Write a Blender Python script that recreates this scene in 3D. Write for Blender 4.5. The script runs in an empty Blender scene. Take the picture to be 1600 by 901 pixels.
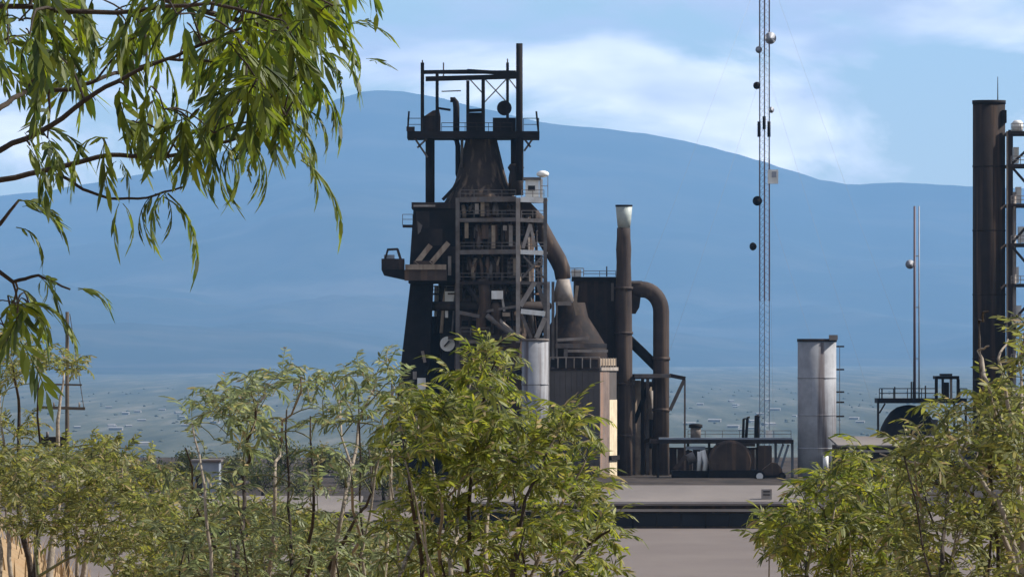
import bpy, math, random
from mathutils import Vector, Matrix, Quaternion, noise
random.seed(11)
R = math.radians

# ------------------------------------------------------------------ camera
SC = bpy.context.scene
COL = SC.collection
FPX = 12000.0                      # focal length in photo pixels (1600 wide)
CAM = Vector((0, 0, 20.0))
PITCH = math.atan(109.5 / FPX)
cam = bpy.data.cameras.new("Camera")
cam.sensor_width = 36.0
cam.lens = FPX / 1600 * 36.0
cam.clip_start = 0.5
cam.clip_end = 150000
camo = bpy.data.objects.new("Camera", cam)
COL.objects.link(camo)
camo.location = CAM
camo.rotation_euler = (math.pi / 2 + PITCH, 0, 0)
SC.camera = camo
FW = Vector((0, math.cos(PITCH), math.sin(PITCH)))
UP = Vector((0, -math.sin(PITCH), math.cos(PITCH)))

def P(px, py, Y):
    d = FW + Vector((1, 0, 0)) * ((px - 800) / FPX) + UP * ((450.5 - py) / FPX)
    return CAM + d * (Y / d.y)

# ------------------------------------------------------------------ world, sun, exposure
SUN_EL, SUN_AZ = R(40), R(80)
w = bpy.data.worlds.new("World")
SC.world = w
w.use_nodes = True
nt = w.node_tree
nt.nodes.clear()
def N(t, **k):
    n = nt.nodes.new(t)
    for a, b in k.items():
        setattr(n, a, b)
    return n
out = N("ShaderNodeOutputWorld")
bg = N("ShaderNodeBackground")
bg.inputs[1].default_value = 0.078
sky = N("ShaderNodeTexSky", sky_type='NISHITA', sun_disc=False)
sky.sun_elevation = SUN_EL
sky.sun_rotation = SUN_AZ
sky.altitude = 600
sky.air_density = 1.0
sky.dust_density = 0.3
sky.ozone_density = 2.0
tc = N("ShaderNodeTexCoord")
mp = N("ShaderNodeMapping")
mp.inputs['Scale'].default_value = (15, 15, 42)
mp.inputs['Location'].default_value = (6.19, 0.0, 0.18)
n1 = N("ShaderNodeTexNoise")
n1.inputs['Scale'].default_value = 1.6
n1.inputs['Detail'].default_value = 9
n1.inputs['Roughness'].default_value = 0.56
n1.inputs['Distortion'].default_value = 0.5
r1 = N("ShaderNodeValToRGB")
r1.color_ramp.elements[0].position = 0.475
r1.color_ramp.elements[1].position = 0.60
n2 = N("ShaderNodeTexNoise")
n2.inputs['Scale'].default_value = 2.3
n2.inputs['Detail'].default_value = 5
r2 = N("ShaderNodeValToRGB")
r2.color_ramp.elements[0].position = 0.38
r2.color_ramp.elements[0].color = (7.0, 6.6, 7.2, 1)
r2.color_ramp.elements[1].position = 0.66
r2.color_ramp.elements[1].color = (18, 16.6, 15.2, 1)
mx = N("ShaderNodeMix", data_type='RGBA')
L = nt.links.new
L(tc.outputs['Generated'], mp.inputs['Vector'])
L(mp.outputs[0], n1.inputs['Vector'])
L(mp.outputs[0], n2.inputs['Vector'])
L(n1.outputs[0], r1.inputs[0])
sx = N("ShaderNodeSeparateXYZ")
L(tc.outputs['Generated'], sx.inputs[0])
el = N("ShaderNodeMapRange")          # far clouds near the horizon show sunlit sides, nearer ones their grey undersides
el.inputs[1].default_value = 0.020; el.inputs[2].default_value = 0.048
el.inputs[3].default_value = 0.13; el.inputs[4].default_value = -0.10
L(sx.outputs[2], el.inputs[0])
ad = N("ShaderNodeMath", operation='ADD')
L(n2.outputs[0], ad.inputs[0]); L(el.outputs[0], ad.inputs[1])
L(ad.outputs[0], r2.inputs[0])
L(r1.outputs[0], mx.inputs[0])
L(sky.outputs[0], mx.inputs[6])
L(r2.outputs[0], mx.inputs[7])
L(mx.outputs[2], bg.inputs[0])
L(bg.outputs[0], out.inputs[0])

sun = bpy.data.lights.new("Sun", 'SUN')
sun.energy = 4.9
sun.angle = R(0.5)
sun.color = (1.0, 0.935, 0.83)
suno = bpy.data.objects.new("Sun", sun)
COL.objects.link(suno)
SDIR = Vector((math.sin(SUN_AZ) * math.cos(SUN_EL), math.cos(SUN_AZ) * math.cos(SUN_EL), math.sin(SUN_EL)))
suno.rotation_euler = SDIR.to_track_quat('Z', 'Y').to_euler()
suno.location = (60, 0, 80)

vs = SC.view_settings
vs.view_transform = 'Standard'
vs.look = 'None'
vs.exposure = 0.68
vs.gamma = 1.0
vs.use_curve_mapping = False
SC.cycles.max_bounces = 8
SC.cycles.transparent_max_bounces = 16
SC.cycles.volume_bounces = 1

# ------------------------------------------------------------------ materials
MATS = {}
def mat(name, c1, c2=None, scale=0.3, rough=0.8, metal=0.0, bump=0.0, stretch=(1, 1, 1), streak=None, lo=0.35, hi=0.65, spec=0.3):
    """two-tone noise material in object space; streak = (colour, amount) for stains running down"""
    m = bpy.data.materials.new(name)
    m.use_nodes = True
    t = m.node_tree
    b = t.nodes["Principled BSDF"]
    b.inputs['Roughness'].default_value = rough
    b.inputs['Metallic'].default_value = metal
    b.inputs['Specular IOR Level'].default_value = spec
    c2 = c2 or tuple(x * 0.7 for x in c1)
    tcn = t.nodes.new("ShaderNodeTexCoord")
    mpn = t.nodes.new("ShaderNodeMapping")
    mpn.inputs['Scale'].default_value = stretch
    nn = t.nodes.new("ShaderNodeTexNoise")
    nn.inputs['Scale'].default_value = scale
    nn.inputs['Detail'].default_value = 8
    nn.inputs['Roughness'].default_value = 0.65
    rr = t.nodes.new("ShaderNodeValToRGB")
    rr.color_ramp.elements[0].position = lo
    rr.color_ramp.elements[0].color = (*c1, 1)
    rr.color_ramp.elements[1].position = hi
    rr.color_ramp.elements[1].color = (*c2, 1)
    l = t.links.new
    l(tcn.outputs['Object'], mpn.inputs[0])
    l(mpn.outputs[0], nn.inputs['Vector'])
    l(nn.outputs[0], rr.inputs[0])
    col = rr.outputs[0]
    if streak:
        m2 = t.nodes.new("ShaderNodeMapping")
        m2.inputs['Scale'].default_value = (1.1, 1.1, 0.05)
        s = t.nodes.new("ShaderNodeTexNoise")
        s.inputs['Scale'].default_value = 0.9
        s.inputs['Detail'].default_value = 6
        sr = t.nodes.new("ShaderNodeValToRGB")
        sr.color_ramp.elements[0].position = 0.52
        sr.color_ramp.elements[0].color = (0, 0, 0, 1)
        sr.color_ramp.elements[1].position = 0.68
        sr.color_ramp.elements[1].color = (streak[1],) * 3 + (1,)
        mixn = t.nodes.new("ShaderNodeMix")
        mixn.data_type = 'RGBA'
        l(tcn.outputs['Object'], m2.inputs[0])
        l(m2.outputs[0], s.inputs['Vector'])
        l(s.outputs[0], sr.inputs[0])
        l(sr.outputs[0], mixn.inputs[0])
        l(col, mixn.inputs[6])
        mixn.inputs[7].default_value = (*streak[0], 1)
        col = mixn.outputs[2]
    l(col, b.inputs['Base Color'])
    if bump:
        bn = t.nodes.new("ShaderNodeBump")
        bn.inputs['Strength'].default_value = bump
        bn.inputs['Distance'].default_value = 0.3
        l(nn.outputs[0], bn.inputs['Height'])
        l(bn.outputs[0], b.inputs['Normal'])
    MATS[name] = m
    return m

def leafmat(name, dark, light, trans, tan=(0.26, 0.21, 0.12, 1)):
    m = bpy.data.materials.new(name)
    m.use_nodes = True
    t = m.node_tree
    b = t.nodes["Principled BSDF"]
    l = t.links.new
    geo = t.nodes.new("ShaderNodeNewGeometry")
    oi = t.nodes.new("ShaderNodeObjectInfo")
    add = t.nodes.new("ShaderNodeMath")
    add.operation = 'ADD'
    fr = t.nodes.new("ShaderNodeMath")
    fr.operation = 'FRACT'
    rr = t.nodes.new("ShaderNodeValToRGB")
    rr.color_ramp.elements[0].color = (*dark, 1)
    rr.color_ramp.elements[1].color = (*light, 1)
    rr.color_ramp.elements[1].position = 0.78
    e = rr.color_ramp.elements.new(0.88)
    e.color = (light[0] * 1.2, light[1] * 1.08, light[2] * 0.8, 1)
    e = rr.color_ramp.elements.new(0.97)
    e.color = tan
    l(geo.outputs['Random Per Island'], add.inputs[0])
    l(oi.outputs['Random'], add.inputs[1])
    l(add.outputs[0], fr.inputs[0])
    l(fr.outputs[0], rr.inputs[0])
    l(rr.outputs[0], b.inputs['Base Color'])
    b.inputs['Roughness'].default_value = 0.55
    b.inputs['Specular IOR Level'].default_value = 0.45
    tr = t.nodes.new("ShaderNodeBsdfTranslucent")
    hs = t.nodes.new("ShaderNodeHueSaturation")
    hs.inputs['Saturation'].default_value = 1.1
    hs.inputs['Value'].default_value = trans
    l(rr.outputs[0], hs.inputs['Color'])
    l(hs.outputs[0], tr.inputs[0])
    mxs = t.nodes.new("ShaderNodeMixShader")
    mxs.inputs[0].default_value = 0.48
    l(b.outputs[0], mxs.inputs[1])
    l(tr.outputs[0], mxs.inputs[2])
    l(mxs.outputs[0], t.nodes["Material Output"].inputs[0])
    MATS[name] = m
    return m

mat("black_steel", (0.009, 0.0085, 0.010), (0.022, 0.018, 0.018), 0.25, 0.75, spec=0.08)
mat("dark_steel", (0.018, 0.016, 0.018), (0.042, 0.032, 0.029), 0.3, 0.75, streak=((0.07, 0.045, 0.035), 0.6), spec=0.08)
mat("rust_steel", (0.085, 0.06, 0.047), (0.045, 0.034, 0.03), 0.3, 0.85, streak=((0.17, 0.10, 0.06), 0.6), spec=0.08)
mat("tan_steel", (0.34, 0.27, 0.20), (0.20, 0.15, 0.11), 0.5, 0.8, streak=((0.12, 0.07, 0.045), 0.6))
mat("grey_steel", (0.15, 0.135, 0.128), (0.075, 0.062, 0.058), 0.5, 0.7, streak=((0.13, 0.08, 0.05), 0.6))
mat("light_steel", (0.33, 0.295, 0.27), (0.19, 0.16, 0.14), 0.5, 0.7, streak=((0.22, 0.15, 0.10), 0.5))
mat("white_paint", (0.78, 0.78, 0.76), (0.62, 0.61, 0.58), 0.6, 0.6, streak=((0.38, 0.30, 0.22), 0.3))
mat("silo_paint", (0.30, 0.31, 0.335), (0.19, 0.195, 0.215), 0.25, 0.7, streak=((0.07, 0.05, 0.05), 0.85))
mat("vessel_plate", (0.050, 0.039, 0.036), (0.095, 0.068, 0.056), 0.3, 0.8, streak=((0.16, 0.10, 0.07), 0.7), spec=0.08)
mat("cone_plate", (0.026, 0.021, 0.021), (0.055, 0.042, 0.036), 0.22, 0.8, streak=((0.17, 0.12, 0.085), 0.75), spec=0.08)
mat("duct_steel", (0.066, 0.051, 0.047), (0.042, 0.034, 0.033), 0.3, 0.7, streak=((0.20, 0.14, 0.10), 0.5), spec=0.08)
mat("brown_chimney", (0.028, 0.021, 0.019), (0.017, 0.013, 0.012), 0.2, 0.75, streak=((0.10, 0.06, 0.04), 0.5), spec=0.08)
mat("cap_paint", (0.42, 0.47, 0.45), (0.26, 0.29, 0.28), 0.5, 0.5)
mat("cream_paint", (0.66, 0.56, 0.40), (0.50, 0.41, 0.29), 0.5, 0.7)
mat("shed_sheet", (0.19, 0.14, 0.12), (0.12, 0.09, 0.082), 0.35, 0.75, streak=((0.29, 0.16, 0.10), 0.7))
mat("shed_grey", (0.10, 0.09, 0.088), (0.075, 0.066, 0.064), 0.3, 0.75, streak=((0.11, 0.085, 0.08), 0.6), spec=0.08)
mat("concrete", (0.40, 0.355, 0.325), (0.32, 0.28, 0.26), 0.12, 0.9, streak=None)
mat("roof_concrete", (0.175, 0.152, 0.138), (0.125, 0.108, 0.10), 0.06, 0.9, stretch=(1, 0.5, 1))
mat("dark_glass", (0.006, 0.007, 0.014), (0.010, 0.012, 0.022), 0.3, 0.3, spec=0.2)
mat("mast_red", (0.14, 0.10, 0.12), (0.11, 0.09, 0.11), 0.5, 0.6)
mat("mast_white", (0.17, 0.21, 0.27), (0.14, 0.17, 0.22), 0.5, 0.6)
mat("dish_grey", (0.30, 0.32, 0.37), (0.24, 0.25, 0.29), 0.5, 0.5)
mat("wood_pole", (0.10, 0.08, 0.065), (0.06, 0.05, 0.042), 2.0, 0.9)
mat("bark", (0.055, 0.042, 0.034), (0.025, 0.02, 0.017), 25, 0.9, bump=0.4)
mat("pale_bark", (0.30, 0.26, 0.21), (0.17, 0.14, 0.11), 14, 0.9, bump=0.3)
mat("green_twig", (0.13, 0.15, 0.06), (0.10, 0.09, 0.05), 20, 0.8)
mat("house_wall", (0.24, 0.235, 0.23), (0.16, 0.155, 0.15), 0.02, 0.9)
mat("pale_blue", (0.24, 0.27, 0.32), (0.17, 0.195, 0.23), 0.4, 0.7)
mat("dry_grass", (0.36, 0.26, 0.15), (0.25, 0.18, 0.10), 3, 0.9)
mat("scrub", (0.06, 0.068, 0.045), (0.085, 0.09, 0.06), 0.02, 0.95)
leafmat("leaf_tree", (0.018, 0.040, 0.010), (0.125, 0.165, 0.024), 1.6, (0.13, 0.17, 0.03, 1))
leafmat("leaf_yellow", (0.040, 0.064, 0.016), (0.215, 0.235, 0.048), 1.5)
leafmat("leaf_grey", (0.065, 0.090, 0.042), (0.22, 0.26, 0.125), 1.35)
leafmat("leaf_olive", (0.048, 0.064, 0.020), (0.20, 0.21, 0.060), 1.45)

# ------------------------------------------------------------------ mesh helpers
class MB:
    def __init__(self):
        self.v, self.f, self.s = [], [], []
    def add(self, vs_, fs_, smooth=False):
        o = len(self.v)
        self.v += [tuple(x) for x in vs_]
        self.f += [tuple(i + o for i in f) for f in fs_]
        self.s += [smooth] * len(fs_)
    def box(self, a, b):
        x0, x1 = sorted((a[0], b[0])); y0, y1 = sorted((a[1], b[1])); z0, z1 = sorted((a[2], b[2]))
        self.add([(x0, y0, z0), (x1, y0, z0), (x1, y1, z0), (x0, y1, z0), (x0, y0, z1), (x1, y0, z1), (x1, y1, z1), (x0, y1, z1)],
                 [(0, 3, 2, 1), (4, 5, 6, 7), (0, 1, 5, 4), (1, 2, 6, 5), (2, 3, 7, 6), (3, 0, 4, 7)])
    def bar(self, a, b, wd, wz=None):
        a, b = Vector(a), Vector(b)
        t = (b - a).normalized()
        ref = Vector((0, 1, 0)) if abs(t.y) < 0.9 else Vector((0, 0, 1))
        s = t.cross(ref).normalized() * (wd / 2)
        u = t.cross(s.normalized()).normalized() * ((wz or wd) / 2)
        vs_ = [a + s + u, a + s - u, a - s - u, a - s + u, b + s + u, b + s - u, b - s - u, b - s + u]
        self.add(vs_, [(0, 1, 2, 3), (7, 6, 5, 4), (0, 4, 5, 1), (1, 5, 6, 2), (2, 6, 7, 3), (3, 7, 4, 0)])
    def tube(self, pts, rad, n=16, caps=True, smooth=True):
        pts = [Vector(p) for p in pts]
        if not hasattr(rad, '__len__'):
            rad = [rad] * len(pts)
        vs_, fs_ = [], []
        t0 = (pts[1] - pts[0]).normalized()
        ref = Vector((0, 0, 1)) if abs(t0.z) < 0.9 else Vector((1, 0, 0))
        s = t0.cross(ref).normalized()
        for i, p in enumerate(pts):
            a = pts[max(i - 1, 0)]; b = pts[min(i + 1, len(pts) - 1)]
            t = (b - a)
            if t.length < 1e-9:
                t = t0.copy()
            t.normalize()
            s = (s - t * s.dot(t))
            if s.length < 1e-6:
                s = t.orthogonal()
            s.normalize()
            u = t.cross(s)
            for k in range(n):
                an = 2 * math.pi * k / n
                vs_.append(p + (s * math.cos(an) + u * math.sin(an)) * rad[i])
        m = len(pts)
        for i in range(m - 1):
            for k in range(n):
                k2 = (k + 1) % n
                fs_.append((i * n + k, i * n + k2, (i + 1) * n + k2, (i + 1) * n + k))
        self.add(vs_, fs_, smooth)
        if caps:
            o = len(self.v) - n * m
            self.f.append(tuple(o + k for k in range(n))[::-1]); self.s.append(False)
            self.f.append(tuple(o + (m - 1) * n + k for k in range(n))); self.s.append(False)
    def prism(self, poly, y0, y1):
        """poly: list of (x,z); extruded along y"""
        n = len(poly)
        vs_ = [(x, y0, z) for x, z in poly] + [(x, y1, z) for x, z in poly]
        fs_ = [tuple(range(n)), tuple(range(2 * n - 1, n - 1, -1))] + [(i, (i + 1) % n + 0, (i + 1) % n + n, i + n)[::-1] for i in range(n)]
        self.add(vs_, fs_)
    def build(self, name, m, parent=None, loc=None):
        off = Vector(loc) if loc is not None else (parent['__o'] if False else None)
        if parent is not None:
            off = ORIG[parent.name]
        elif loc is None:
            xs = [v[0] for v in self.v]; ys = [v[1] for v in self.v]; zs = [v[2] for v in self.v]
            off = Vector(((min(xs) + max(xs)) / 2, (min(ys) + max(ys)) / 2, min(zs)))
        me = bpy.data.meshes.new(name)
        me.from_pydata([(v[0] - off[0], v[1] - off[1], v[2] - off[2]) for v in self.v], [], self.f)
        me.polygons.foreach_set("use_smooth", self.s)
        me.update()
        me.materials.append(MATS[m] if isinstance(m, str) else m)
        o = bpy.data.objects.new(name, me)
        COL.objects.link(o)
        if parent is not None:
            o.parent = parent
            ORIG[o.name] = off
        else:
            o.location = off
            ORIG[o.name] = off
        return o

ORIG = {}
def tag(o, label=None, cat=None, group=None, kind=None):
    if label: o["label"] = label
    if cat: o["category"] = cat
    if group: o["group"] = group
    if kind: o["kind"] = kind
    return o
def thing(name, label, cat, loc, group=None):
    o = bpy.data.objects.new(name, None)
    COL.objects.link(o)
    o.location = loc
    o.empty_display_size = 0.5
    ORIG[o.name] = Vector(loc)
    return tag(o, label, cat, group)

def fbox(name, m, par, x0, y0, x1, y1, Ya, Yb):
    a = P(x0, y0, Ya); b = P(x1, y1, Ya)
    mb = MB(); mb.box((a.x, Ya, a.z), (b.x, Yb, b.z))
    return mb.build(name, m, par)
def fbar(name, m, par, a, b, wd, wz=None):
    mb = MB(); mb.bar(P(*a), P(*b), wd, wz)
    return mb.build(name, m, par)
def ftube(name, m, par, pts, r, n=16):
    mb = MB(); mb.tube([P(*p) for p in pts], r, n)
    return mb.build(name, m, par)
def flathe(name, m, par, px, Y, prof, n=28):
    """prof: (py, radius) from bottom to top, vertical axis at px,Y"""
    x = P(px, 560, Y).x
    mb = MB(); mb.tube([(x, Y, P(px, py, Y).z) for py, r in prof], [r for py, r in prof], n)
    return mb.build(name, m, par)
def railing(par, x0, x1, ydeck, Y, h=1.1, m="grey_steel", step=1.6, t=0.09, y1=None, Yb=None):
    a = P(x0, ydeck, Y); b = P(x1, ydeck if y1 is None else y1, Yb or Y)
    mb = MB()
    n = max(1, int((b - a).length / step))
    for i in range(n + 1):
        p = a.lerp(b, i / n)
        mb.bar(p, p + Vector((0, 0, h)), t)
    for q in (0.52, 1.0):
        mb.bar(a + Vector((0, 0, h * q)), b + Vector((0, 0, h * q)), t)
    return mb.build("railing", m, par)

# ------------------------------------------------------------------ ground, yard, mountain
PROF = [(-200, 19.2), (0, 18.4), (24, 17.6), (60, 16.3), (100, 14), (200, 8), (400, 2), (600, -1.2), (750, -1.6), (985, -1.6), (1040, -0.6),
        (1100, 1.0), (1150, 1.7), (1400, 1.7), (2200, -24), (6000, -125), (10000, -110), (20000, -85), (45000, -25), (90000, -12)]
def gheight(x, y):
    for (a, za), (b, zb) in zip(PROF, PROF[1:]):
        if y <= b:
            t = max(0, (y - a) / (b - a))
            t2 = t * t * (3 - 2 * t) if y < 1500 else t
            z = za + (zb - za) * t2
            break
    else:
        z = PROF[-1][1]
    z += 3.35 * math.exp(-((x + 7.0) / 4.6) ** 2 - ((y - 62) / 10) ** 2)
    if y < 420:
        k = min(1, max(0, (y - 4) / 60))
        z += noise.noise(Vector((x * 0.12, y * 0.12, 3))) * 0.35 * k
    if 10 < y < 120 and abs(x) < 10:
        z += noise.noise(Vector((x * 0.9, y * 0.5, 8))) * 0.09
    return z
mb = MB()
ys = []
y = -150.0
while y < 86000:
    ys.append(y)
    y += 2.0 if y < 110 and y > -5 else (10 if y < 0 else max(6, y * 0.03))
nx = 121
for y in ys:
    hw = max(70, abs(y) * 0.55)
    for i in range(nx):
        u = (i / (nx - 1)) * 2 - 1
        x = hw * (0.25 * u + 0.75 * u ** 3)
        mb.v.append((x, y, gheight(x, y)))
for j in range(len(ys) - 1):
    for i in range(nx - 1):
        mb.f.append((j * nx + i, j * nx + i + 1, (j + 1) * nx + i + 1, (j + 1) * nx + i)); mb.s.append(True)
# ground material: hill soil, pale yard, dark cinder yard, valley scrub by where it lies
m = bpy.data.materials.new("ground"); m.use_nodes = True
t = m.node_tree; l = t.links.new
b = t.nodes["Principled BSDF"]; b.inputs['Roughness'].default_value = 0.95; b.inputs['Specular IOR Level'].default_value = 0.1
geo = t.nodes.new("ShaderNodeNewGeometry")
sep = t.nodes.new("ShaderNodeSeparateXYZ"); l(geo.outputs['Position'], sep.inputs[0])
def tnoise(scale, sx, sy, detail=8, rough=0.6):
    mp_ = t.nodes.new("ShaderNodeMapping"); mp_.inputs['Scale'].default_value = (sx, sy, 1)
    nn_ = t.nodes.new("ShaderNodeTexNoise"); nn_.inputs['Scale'].default_value = scale; nn_.inputs['Detail'].default_value = detail
    nn_.inputs['Roughness'].default_value = rough
    l(geo.outputs['Position'], mp_.inputs[0]); l(mp_.outputs[0], nn_.inputs['Vector'])
    return nn_.outputs[0]
def ramp(src, *els):
    r_ = t.nodes.new("ShaderNodeValToRGB")
    for i, (p_, c_) in enumerate(els):
        e_ = r_.color_ramp.elements[i] if i < 2 else r_.color_ramp.elements.new(p_)
        e_.position = p_; e_.color = (*c_, 1)
    l(src, r_.inputs[0]); return r_.outputs[0]
def tmix(f, a_, b_):
    x_ = t.nodes.new("ShaderNodeMix"); x_.data_type = 'RGBA'
    l(f, x_.inputs[0]); l(a_, x_.inputs[6]); l(b_, x_.inputs[7]); return x_.outputs[2]
def step(lo, hi):
    mr = t.nodes.new("ShaderNodeMapRange"); mr.inputs[1].default_value = lo; mr.inputs[2].default_value = hi
    l(sep.outputs[1], mr.inputs[0]); return mr.outputs[0]
soil = ramp(tnoise(1.2, 1, 1), (0.35, (0.25, 0.165, 0.09)), (0.7, (0.30, 0.225, 0.14)))
scr = ramp(tnoise(0.15, 1, 1), (0.4, (0.14, 0.13, 0.06)), (0.65, (0.30, 0.24, 0.14)))
yard = ramp(tnoise(0.05, 1, 0.4, 10, 0.7), (0.3, (0.122, 0.102, 0.094)), (0.7, (0.162, 0.138, 0.126)))
cinder = ramp(tnoise(0.2, 1, 0.3), (0.35, (0.022, 0.019, 0.018)), (0.7, (0.062, 0.050, 0.044)))
val = ramp(tnoise(0.014, 1, 0.035, 9, 0.66), (0.32, (0.036, 0.045, 0.034)), (0.52, (0.068, 0.075, 0.055)), (0.78, (0.16, 0.15, 0.12)))
c = tmix(step(80, 140), soil, scr)
c = tmix(step(520, 640), c, yard)
c = tmix(step(1035, 1050), c, cinder)
c = tmix(step(1500, 1700), c, val)
l(c, b.inputs['Base Color'])
MATS["ground"] = m
tag(mb.build("ground", "ground", loc=(0, 0, 0)), kind="structure")

# mountain range: ridge outline set by its elevation angle
RIDGE = [(-2600, 330), (-1600, 250), (-700, 330), (-200, 320), (60, 298), (130, 286), (230, 268), (330, 240), (420, 205), (480, 172), (530, 150), (575, 138), (620, 137), (680, 148),
         (760, 166), (850, 187), (900, 193), (950, 197), (1000, 204), (1050, 212), (1110, 226), (1150, 236), (1190, 247), (1230, 262), (1290, 279),
         (1330, 285), (1400, 281), (1450, 283), (1510, 287), (1600, 291), (1750, 280), (2000, 310), (2600, 250), (3500, 340), (4300, 420)]
def lin(tab, x):
    for (a, va), (b_, vb) in zip(tab, tab[1:]):
        if x <= b_:
            k = max(0, (x - a) / (b_ - a))
            k = k * k * (3 - 2 * k) * 0.4 + k * 0.6
            return va + (vb - va) * k
    return tab[-1][1]
mb = MB()
cols, rows = 330, 70
for i in range(cols):
    px = -2600 + 6900 * i / (cols - 1)
    ry = lin(RIDGE, px) + noise.noise(Vector((px * 0.02, 1.7, 0))) * 1.6 + noise.noise(Vector((px * 0.09, 5.7, 0))) * 0.8
    Yb = 29000 + 18000 / (1 + math.exp(-(px - 650) / 260))
    Yr = 72000
    pr = P(px, ry, Yr)
    for j in range(rows):
        q = j / (rows - 1) * 1.18
        Y = Yb + (Yr - Yb) * q
        x = pr.x * (Y / Yr) ** 0.55 if q < 1 else pr.x
        zb = gheight(x, Y) - 12
        if q <= 1:
            prof = 0.25 * q + 0.75 * q ** 2.1
            spur = noise.fractal(Vector((x * 0.0004, Y * 0.00016, 2)), 0.9, 2.2, 5) * 260 * math.sin(math.pi * min(q, 1)) ** 1.2
            z = zb + (pr.z - zb) * prof + min(spur, 165)
            lim = CAM.z + (pr.z - CAM.z) * (Y / Yr) - 12 * (1 - q)      # nothing stands above the crest seen from the plain
            z = min(z, lim) if q < 1 else pr.z
        else:
            z = pr.z - (q - 1) * 6000
        mb.v.append((x, Y, z))
for i in range(cols - 1):
    for j in range(rows - 1):
        mb.f.append((i * rows + j, (i + 1) * rows + j, (i + 1) * rows + j + 1, i * rows + j + 1)); mb.s.append(True)
mat("mountain", (0.026, 0.034, 0.028), (0.085, 0.08, 0.066), 0.0006, 0.95, spec=0.05, lo=0.46, hi=0.78)
tag(mb.build("mountain", "mountain", loc=(0, 0, 0)), kind="structure")

# scrub and houses on the plain
mb = MB()
rs = random.Random(5)
for i in range(1500):
    Y = 8500 + 16000 * rs.random()
    px = rs.uniform(-500, 2100)
    x = P(px, 560, Y).x
    if noise.noise(Vector((x * 0.0028, Y * 0.0012, 9))) < 0.08 and rs.random() < 0.93:
        continue
    z = gheight(x, Y) - 0.3
    r_, h_ = rs.uniform(2.2, 5), rs.uniform(2.2, 5)
    n = 6
    a0 = rs.random() * 6
    ring = lambda rr, zz, ph: [(x + rr * math.cos(a0 + ph + k * 2 * math.pi / n) * rs.uniform(.8, 1.2), Y + rr * math.sin(a0 + ph + k * 2 * math.pi / n) * rs.uniform(.8, 1.2), zz) for k in range(n)]
    vs_ = ring(r_ * .8, z, 0) + ring(r_, z + h_ * .45, .4) + ring(r_ * .6, z + h_ * .85, .1) + [(x, Y, z + h_)]
    fs_ = []
    for q in range(2):
        for k in range(n):
            fs_.append((q * n + k, q * n + (k + 1) % n, (q + 1) * n + (k + 1) % n, (q + 1) * n + k))
    fs_ += [(2 * n + k, 2 * n + (k + 1) % n, 3 * n) for k in range(n)]
    mb.add(vs_, fs_)
tag(mb.build("desert_scrub", "scrub", loc=(0, 0, 0)), "grey green desert scrub scattered over the far plain", "scrub", kind="stuff")
proto = None
for i in range(38):
    cl = [(170, 13200), (330, 14800), (1110, 13400), (1200, 15400), (1150, 17600), (1330, 14000), (230, 16000)][i % 7]
    px = cl[0] + rs.gauss(0, 45); Y = cl[1] + rs.gauss(0, 900)
    p = P(px, 560, Y); z = gheight(p.x, Y)
    if proto is None:
        mb = MB()
        mb.box((-7, -5, 0), (7, 5, 3.4))
        mb.add([(-7.5, -5.5, 3.42), (7.5, -5.5, 3.42), (7.5, 5.5, 3.42), (-7.5, 5.5, 3.42), (-7.5, 0, 5.2), (7.5, 0, 5.2)],
               [(0, 1, 5, 4), (2, 3, 4, 5), (1, 2, 5), (3, 0, 4), (0, 3, 2, 1)])
        proto = mb.build("house", "house_wall", loc=(0, 0, 0)); o = proto
    else:
        o = proto.copy(); COL.objects.link(o)
    o.location = (p.x, Y, z - 0.1)
    o.rotation_euler = (0, 0, rs.uniform(-.6, .6))
    s_ = rs.uniform(0.7, 1.25)
    o.scale = (s_ * rs.uniform(.8, 1.5), s_, s_)
    tag(o, "tiny pale gabled house among scrub on the far plain", "house", "houses on the far plain")

# ------------------------------------------------------------------ blast furnace
F0 = 1200.0
g = P(750, 760, F0)
bf = thing("blast_furnace", "tall dark blast furnace tower with railed top platform and gantry frame", "blast furnace", (g.x, F0, 0.0))
def gz(Y, x=0): return gheight(x, Y)
# shell and gas uptake
flathe("shell", "vessel_plate", bf, 762, F0, [(770, 8.2), (600, 8.0), (520, 7.8), (440, 7.0), (395, 6.4), (345, 5.8), (318, 5.4)], 36)
for py, r_ in ((580, 8.25), (505, 7.95), (432, 7.2), (372, 6.45)):
    flathe("shell_band", "black_steel", bf, 762, F0, [(py + 4, r_), (py - 4, r_)], 36)
flathe("uptake_cone", "cone_plate", bf, 752, F0, [(318, 5.9), (306, 5.2), (296, 4.7), (285, 4.15), (270, 3.7), (245, 3.1), (222, 2.55), (206, 2.3)], 32)
ftube("bustle_pipe", "dark_steel", bf, [(762 + 93 * math.sin(a), 478, F0 - 9.3 * math.cos(a)) for a in [k * 2 * math.pi / 28 for k in range(29)]], 0.75, 10)
for py, r_ in ((415, 8.6), (366, 8.0), (458, 9.0)):
    cx_ = P(762, py, F0); mbt = MB(); mbr = MB()
    for k in range(24):
        a, b_ = k * 2 * math.pi / 24, (k + 1) * 2 * math.pi / 24
        c_ = [Vector((cx_.x + rr_ * math.sin(t_), F0 - rr_ * math.cos(t_), cx_.z + dz)) for rr_, t_, dz in ((r_ - 1.8, a, 0), (r_, a, 0), (r_, b_, 0), (r_ - 1.8, b_, 0))]
        mbt.add(c_ + [p - Vector((0, 0, .25)) for p in c_], [(0, 1, 2, 3), (7, 6, 5, 4), (1, 5, 6, 2), (0, 3, 7, 4)])
        for h_ in (.55, 1.1): mbr.bar(c_[1] + Vector((0, 0, h_)), c_[2] + Vector((0, 0, h_)), .07)
        mbr.bar(c_[1], c_[1] + Vector((0, 0, 1.1)), .07)
    mbt.build("ring_walkway", "rust_steel", bf); mbr.build("railing", "grey_steel", bf)
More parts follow.
